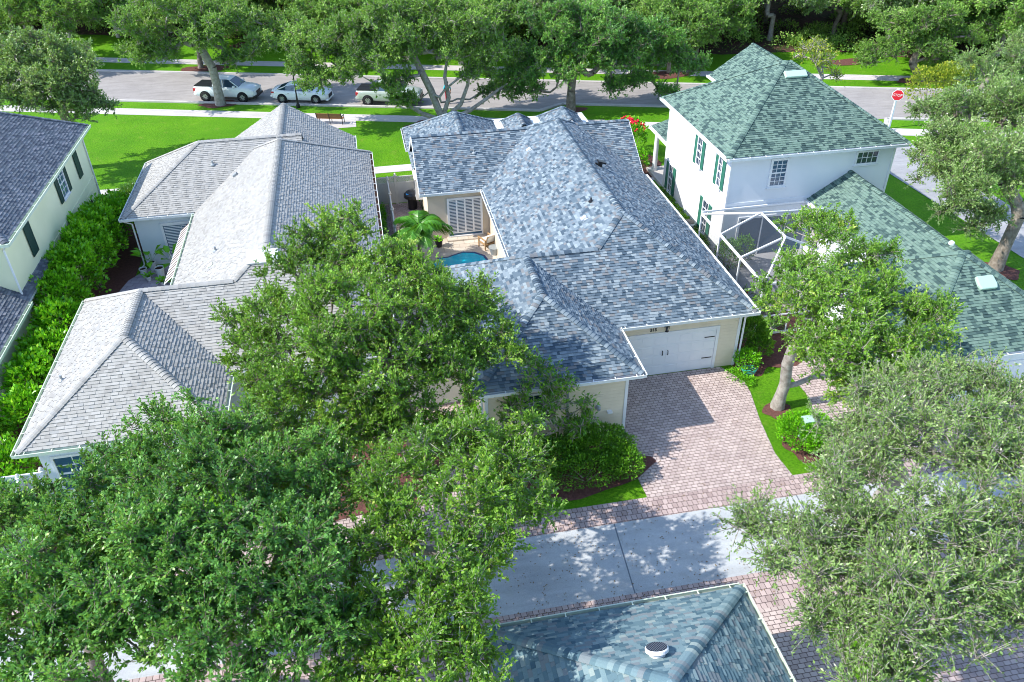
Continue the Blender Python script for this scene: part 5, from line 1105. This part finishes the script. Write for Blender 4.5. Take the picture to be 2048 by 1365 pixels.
fence('plain cream fence running along the courtyard beside the palm', (1.0, 33.4), (1.0, 46.2), 'fence_cream', 1.75, False, 2.1)
fence('short cream fence with lattice top left of the blue-grey garage wing', (.2, 26.4), (2.8, 26.4), 'fence_cream', 1.8, True, 1.3)
fence('white lattice topped fence at the lower left, meeting the pale house corner', (-15.6, 23.3), (-12.5, 23.3), 'fence_white', 1.8, True, 1.55)
fence('white lattice fence coming towards the alley at the lower left', (-13.2, 19.9), (-13.2, 23.1), 'fence_white', 1.8, True, 1.6)
# retaining post at the wing corner
# screen cage of white aluminium
cg = empty('screen_enclosure', (18.5, 32, 0), 'white aluminium screen cage over the patio of the green roofed house', 'screen cage')
cx_, c0, c1 = 16.75, 28.4, 35.6
bays = (28.4, 30.9, 33.3, 35.7)
def beam(p, q, w=.07, h=.09, nm='beam'): return MB().bar(p, q, w, h).build(nm, M['white_metal'], cg)
for y in bays: beam((cx_, y, 0), (cx_, y, 2.85), .07, .07, 'post')
beam((cx_, c0-.04, 2.86), (cx_, c1+.1, 2.86), .09, .1); beam((cx_, c0, .95), (cx_, c1, .95), .05, .05)
pk, pk2 = (18.75, 33.3, 3.85), (18.75, 30.7, 3.85)
beam((cx_, 35.7, 2.86), pk); beam((cx_, 33.3, 2.86), pk); beam(pk, pk2); beam((cx_, 30.9, 2.86), pk2); beam((cx_, c0, 2.86), pk2); beam(pk, (22.6, 33.9, 3.4)); beam(pk2, (20.6, 30.7, 3.0)); beam((cx_, c0, 2.86), (22.4, c0, 2.86))
beam((cx_, 35.75, 2.95), (22.5, 35.75, 2.98)); beam((cx_, c0, 1.1), (19.9, c0, 1.1), .05, .06); beam((cx_, c0, .12), (19.9, c0, .12), .06, .1); beam((cx_, c0, 2.8), (cx_, c0+2.4, 1.0), .04, .05)
beam((19.9, c0, 0), (19.9, c0, 2.86), .07, .07, 'post'); beam((18.3, c0, 0), (18.3, c0, 2.86), .05, .05, 'post')
scr = bpy.data.materials.new('insect_screen'); scr.use_nodes = True; t_ = NT(scr); tb = t_.n('ShaderNodeBsdfTransparent'); t_.b.inputs['Base Color'].default_value = (.03, .035, .04, 1); t_.b.inputs['Roughness'].default_value = .8
mx = t_.n('ShaderNodeMixShader'); mx.inputs[0].default_value = .34; t_.l(tb.outputs[0], mx.inputs[1]); t_.l(t_.b.outputs[0], mx.inputs[2]); t_.l(mx.outputs[0], t_.out.inputs[0])
mb = MB(); mb.quad((cx_, c0, 0), (cx_, c1, 0), (cx_, c1, 2.86), (cx_, c0, 2.86)); mb.quad((cx_, c0, 0), (19.9, c0, 0), (19.9, c0, 2.86), (cx_, c0, 2.86)); mb.quad((cx_, c0, 2.87), pk2, pk, (cx_, 35.7, 2.87)); mb.quad(pk2, (20.6, 30.7, 3.0), (22.6, 33.9, 3.4), pk); mb.build('screen', scr, cg)
# pots and stone urn in the cage
ur = empty('planter', (17.9, 29.9, 0), 'round stone bowl planter in the corner of the screen cage', 'planter')
MB().lathe((17.9, 29.9, 0), [(.22, 0), (.2, .3), (.33, .5), (.36, .55), (.3, .55), (.26, .45), (0, .42)], 18).build('bowl', M['walk'], ur)
bm_ = shrub('bromeliad', 'spiky plant with a red bloom beside the stone bowl in the cage', 'plant', (17.6, 31.4, 0), [(17.6, 31.4, .28, .45, .45, .25)], 17, 'palm', .34, .05, 60, stems=False, up=.1)
MB().lathe((17.65, 31.3, .5), [(.02, 0), (.06, .05), (.05, .12), (0, .18)], 8).build('flower', M['flower'], bm_)
# courtyard armchair
ch = empty('armchair', (6.0, 39.75, 0), 'teak patio armchair with pale cushions by the louvred courtyard door', 'armchair', None, R(205))
for sx_ in (-.33, .33):
    for sy_ in (-.34, .3): MB().box((sx_-.03, sy_-.03, 0), (sx_+.03, sy_+.03, .62 if sy_ < 0 else .6)).build('leg', M['teak'], ch, local=True)
    MB().box((sx_-.045, -.4, .6), (sx_+.045, .36, .64)).build('armrest', M['teak'], ch, local=True)
MB().box((-.33, -.36, .28), (.33, .3, .34)).build('seat_frame', M['teak'], ch, local=True)
mb = MB(); mb.bar((-.3, .28, .34), (-.3, .5, .92), .05, .05); mb.bar((.3, .28, .34), (.3, .5, .92), .05, .05); mb.bar((-.3, .5, .9), (.3, .5, .9), .05, .06)
for i in range(5): mb.bar((-.2+.1*i, .3, .4), (-.2+.1*i, .49, .88), .03, .03)
mb.build('back_frame', M['teak'], ch, local=True)
MB().box((-.28, -.36, .345), (.28, .26, .48)).build('seat_cushion', M['cushion'], ch, local=True, bevel=.05)
mb = MB(); mb.box((-.28, -.07, 0), (.28, .07, .52)); Tb = Matrix.Translation((0, .3, .47)) @ Matrix.Rotation(R(-20), 4, 'X'); mb.v = [tuple(Tb @ Vector(v)) for v in mb.v]; mb.build('back_cushion', M['cushion'], ch, local=True, bevel=.05)
rt = empty('side_table', (6.25, 38.85, 0), 'round woven grey side table under the blue-grey roof gutter by the pool', 'table')
MB().lathe((6.25, 38.85, 0), [(.2, 0), (.24, .2), (.3, .42), (.32, .45), (0, .45)], 18).build('table_base', M['grey_metal'], rt)
# potted plants
def pot(label, x, y, r, h, leaves=True, k=0, big=False, group=None, m='terra', lm='clusia'):
    o = empty('potted_plant', (x, y, 0), label, 'potted plant', group)
    MB().lathe((x, y, .02), [(r*.72, 0), (r, h), (r*1.08, h), (r*1.08, h+.04), (r*.94, h+.04), (r*.9, h-.03), (0, h-.03)], 16).build('pot', M[m], o)
    MB().lathe((x, y, .02), [(r*.9, h-.02), (0, h)], 12).build('soil', M['soil'], o)
    rr = random.Random(k)
    if leaves:
        mb = MB()
        for i in range(11 if big else 22):
            a = i*2.4+rr.random(); el = rr.uniform(.5, 1.2); L = (rr.uniform(.9, 1.5) if big else rr.uniform(.25, .5)); w = .17 if big else .06; o0 = Vector((x, y, h)); d = Vector((math.cos(a)*math.cos(el), math.sin(a)*math.cos(el), math.sin(el))); s = Vector((-math.sin(a), math.cos(a), 0))
            p1 = o0+d*L*.5; p2 = o0+d*L*.8-Vector((0, 0, .06*L)); p3 = o0+d*L*1.15-Vector((0, 0, .3*L)); tt = rr.uniform(.25, .8)
            mb.poly([o0-s*.01, o0+s*.01, p1+s*.012, p1-s*.012], 0, .2)
            mb.poly([p1, p1+s*w*.8+(p2-p1)*.3, p2+s*w, p3, p2-s*w, p1-s*w*.8+(p2-p1)*.3], 0, tt)
        mb.build('leaves', M[lm], o)
    return o
pot('white pot with large tropical leaves against the pale blue courtyard wall', -12.1, 41.0, .2, .42, True, 1, True)
pot('large leaved plant in a white pot beneath the blinds window', -10.9, 40.6, .22, .45, True, 2, True)
pot('empty looking white pot at the shaded hedge side of the courtyard', -12.45, 40.4, .19, .38, False, 3)
pot('widest white pot in the middle of the pot group under the awning', -11.55, 40.1, .24, .5, False, 4)
pot('small white pot with green shoots at the front left of the pot group', -12.1, 39.75, .13, .22, True, 5)
pot('small white bowl pot nearest the artificial turf', -11.35, 39.2, .13, .14, True, 6)
pot('low white pot close to the striped awning', -10.85, 39.15, .15, .14, True, 7)
pot('dark leaved plant in a white pot right below the striped awning', -10.5, 39.9, .18, .3, True, 8)
pot('dark round pot with bright green leaves beside the pool patio', 3.35, 40.35, .22, .36, True, 9, False, None, 'black')
# barbecue corner behind the palm: dark arched hood with blue towel
gl_ = empty('grill', (2.35, 45.6, 0), 'dark domed grill with a blue cloth by the lattice fence', 'grill')
mb = MB(); mb.lathe((2.35, 45.6, 0), [(.28, .0), (.28, .75), (.5, .8), (.48, .98), (.34, 1.12), (0, 1.18)], 16); mb.build('grill_body', M['black'], gl_)
MB().box((2.0, 45.3, 1.06), (2.22, 45.5, 1.1)).build('cloth', mat('blue_cloth', (.05, .35, .75), .8), gl_)
# transformer-like green box on the bush, hose, mailbox-like parts
bx = empty('utility_box', (15.65, 21.4, 0), 'small pale green utility box showing on top of the rounded bush', 'box')
MB().box((15.45, 21.2, 0), (15.85, 21.55, .98)).build('cabinet', bpy.data.materials['green_metal'], bx, bevel=.02); MB().box((15.42, 21.17, .98), (15.88, 21.58, 1.03)).build('lid', bpy.data.materials['green_metal'], bx)
ho = empty('garden_hose', (15.2, 25.75, 0), 'coiled turquoise-green garden hose lying by the garage corner bush', 'hose')
pts = [(15.3+.22*math.cos(a*.6)*(1+.02*a), 25.75+.22*math.sin(a*.6), .05+.008*a) for a in range(40)]; MB().tube(pts, .02, 6).build('coil', mat('hose_green', (.05, .36, .28), .4, .5), ho)
ac = empty('air_conditioner', (17.55, 38.9, 0), 'dark round top of a cooling unit between the two houses', 'air conditioner')
MB().lathe((17.55, 38.9, 0), [(.36, 0), (.38, .05), (.38, .7), (.3, .76)], 20).build('cabinet', M['grey_metal'], ac); MB().lathe((17.55, 38.9, .76), [(.3, 0), (.3, .02), (0, .05)], 20).build('fan_grille', M['black'], ac)
# person beside the parked pickup
def person(name, label, x, y, rz, shirt, pants):
    root = empty(name, (x, y, .005), label, 'person', None, rz)
    J = {'pel': (0, 0, .95), 'waist': (0, 0, 1.12), 'chest': (0, 0, 1.34), 'neck': (0, 0, 1.5), 'headb': (.01, 0, 1.58), 'headt': (.015, 0, 1.74),
         'shl': (0, .19, 1.43), 'ell': (-.03, .27, 1.15), 'wrl': (.08, .27, .93), 'hal': (.11, .265, .84), 'shr': (0, -.19, 1.43), 'elr': (.02, -.28, 1.16), 'wrr': (.16, -.26, .98), 'har': (.22, -.25, .92),
         'hil': (0, .10, .90), 'knl': (.05, .11, .5), 'anl': (-.03, .12, .09), 'tol': (.12, .13, .03), 'hir': (0, -.10, .90), 'knr': (.02, -.11, .5), 'anr': (-.02, -.12, .09), 'tor': (.14, -.13, .03)}
    Rr = dict(pel=.13, waist=.115, chest=.14, neck=.055, headb=.085, headt=.09, shl=.065, ell=.045, wrl=.03, hal=.035, shr=.065, elr=.045, wrr=.03, har=.035, hil=.09, knl=.06, anl=.042, tol=.035, hir=.09, knr=.06, anr=.042, tor=.035)
    E = [('pel', 'waist'), ('waist', 'chest'), ('chest', 'neck'), ('neck', 'headb'), ('headb', 'headt'), ('chest', 'shl'), ('shl', 'ell'), ('ell', 'wrl'), ('wrl', 'hal'), ('chest', 'shr'), ('shr', 'elr'), ('elr', 'wrr'), ('wrr', 'har'),
         ('pel', 'hil'), ('hil', 'knl'), ('knl', 'anl'), ('anl', 'tol'), ('pel', 'hir'), ('hir', 'knr'), ('knr', 'anr'), ('anr', 'tor')]
    def skin_obj(nm, names, edges, k, m):
        names = list(names); me = bpy.data.meshes.new(nm); me.from_pydata([J[n] for n in names], [(names.index(a), names.index(b)) for a, b in edges], [])
        o = bpy.data.objects.new(nm, me); C.objects.link(o); o.parent = root
        sm = o.modifiers.new('skin', 'SKIN')
        for i, n in enumerate(names): me.skin_vertices[0].data[i].radius = (Rr[n]*k, Rr[n]*k)
        me.skin_vertices[0].data[0].use_root = True; ss_ = o.modifiers.new('sub', 'SUBSURF'); ss_.levels = 2; ss_.render_levels = 2; me.materials.append(m); sm.use_smooth_shade = True; return o
    skin_obj('body', list(J), E, 1, M['skin'])
    skin_obj('shirt', ['chest', 'waist', 'pel', 'shl', 'shr', 'ell', 'elr'], [('chest', 'waist'), ('waist', 'pel'), ('chest', 'shl'), ('chest', 'shr'), ('shl', 'ell'), ('shr', 'elr')], 1.16, shirt)
    skin_obj('trousers', ['pel', 'hil', 'knl', 'anl', 'hir', 'knr', 'anr'], [('pel', 'hil'), ('hil', 'knl'), ('knl', 'anl'), ('pel', 'hir'), ('hir', 'knr'), ('knr', 'anr')], 1.22, pants)
    MB().lathe((0, 0, 1.66), [(.105, -.02), (.115, .05), (.09, .13), (0, .16)], 14).build('hair', M['dark'], root, True, local=True)
    return root
person('person', 'person in a turquoise top and red trousers standing in the street behind the oak trunks', 6.9, 64.6, R(-100), mat('turquoise_cloth', (.03, .50, .60), .8), mat('red_cloth', (.35, .03, .05), .8))

# fallen leaves and debris on the paving: nobody could count them
rng = np.random.default_rng(77); n = 2600
X_ = rng.uniform(-6, 18, n); Y_ = np.where(rng.random(n) < .6, rng.uniform(14.3, 19.5, n), rng.uniform(19.5, 26.2, n)); ok = ((Y_ < 19.5) | ((X_ > 8.9) & (X_ < 14.1)) | (X_ < 2.4))
P = np.stack([X_, Y_, np.full(n, .026)], 1)[ok]; D = rng.normal(0, 1, (len(P), 3)); D[:, 2] = 0; V, F = leaves_np(rng, P, D, .07, .035, 3.)
o = link('fallen_leaves', mesh_np('fallen_leaves', V, F, [mat('dry_leaf', (.20, .13, .05), .8)])); V_ = None
o['kind'] = 'stuff'; o['label'] = 'dry fallen leaves scattered over the alley and driveways'; o['category'] = 'leaves'
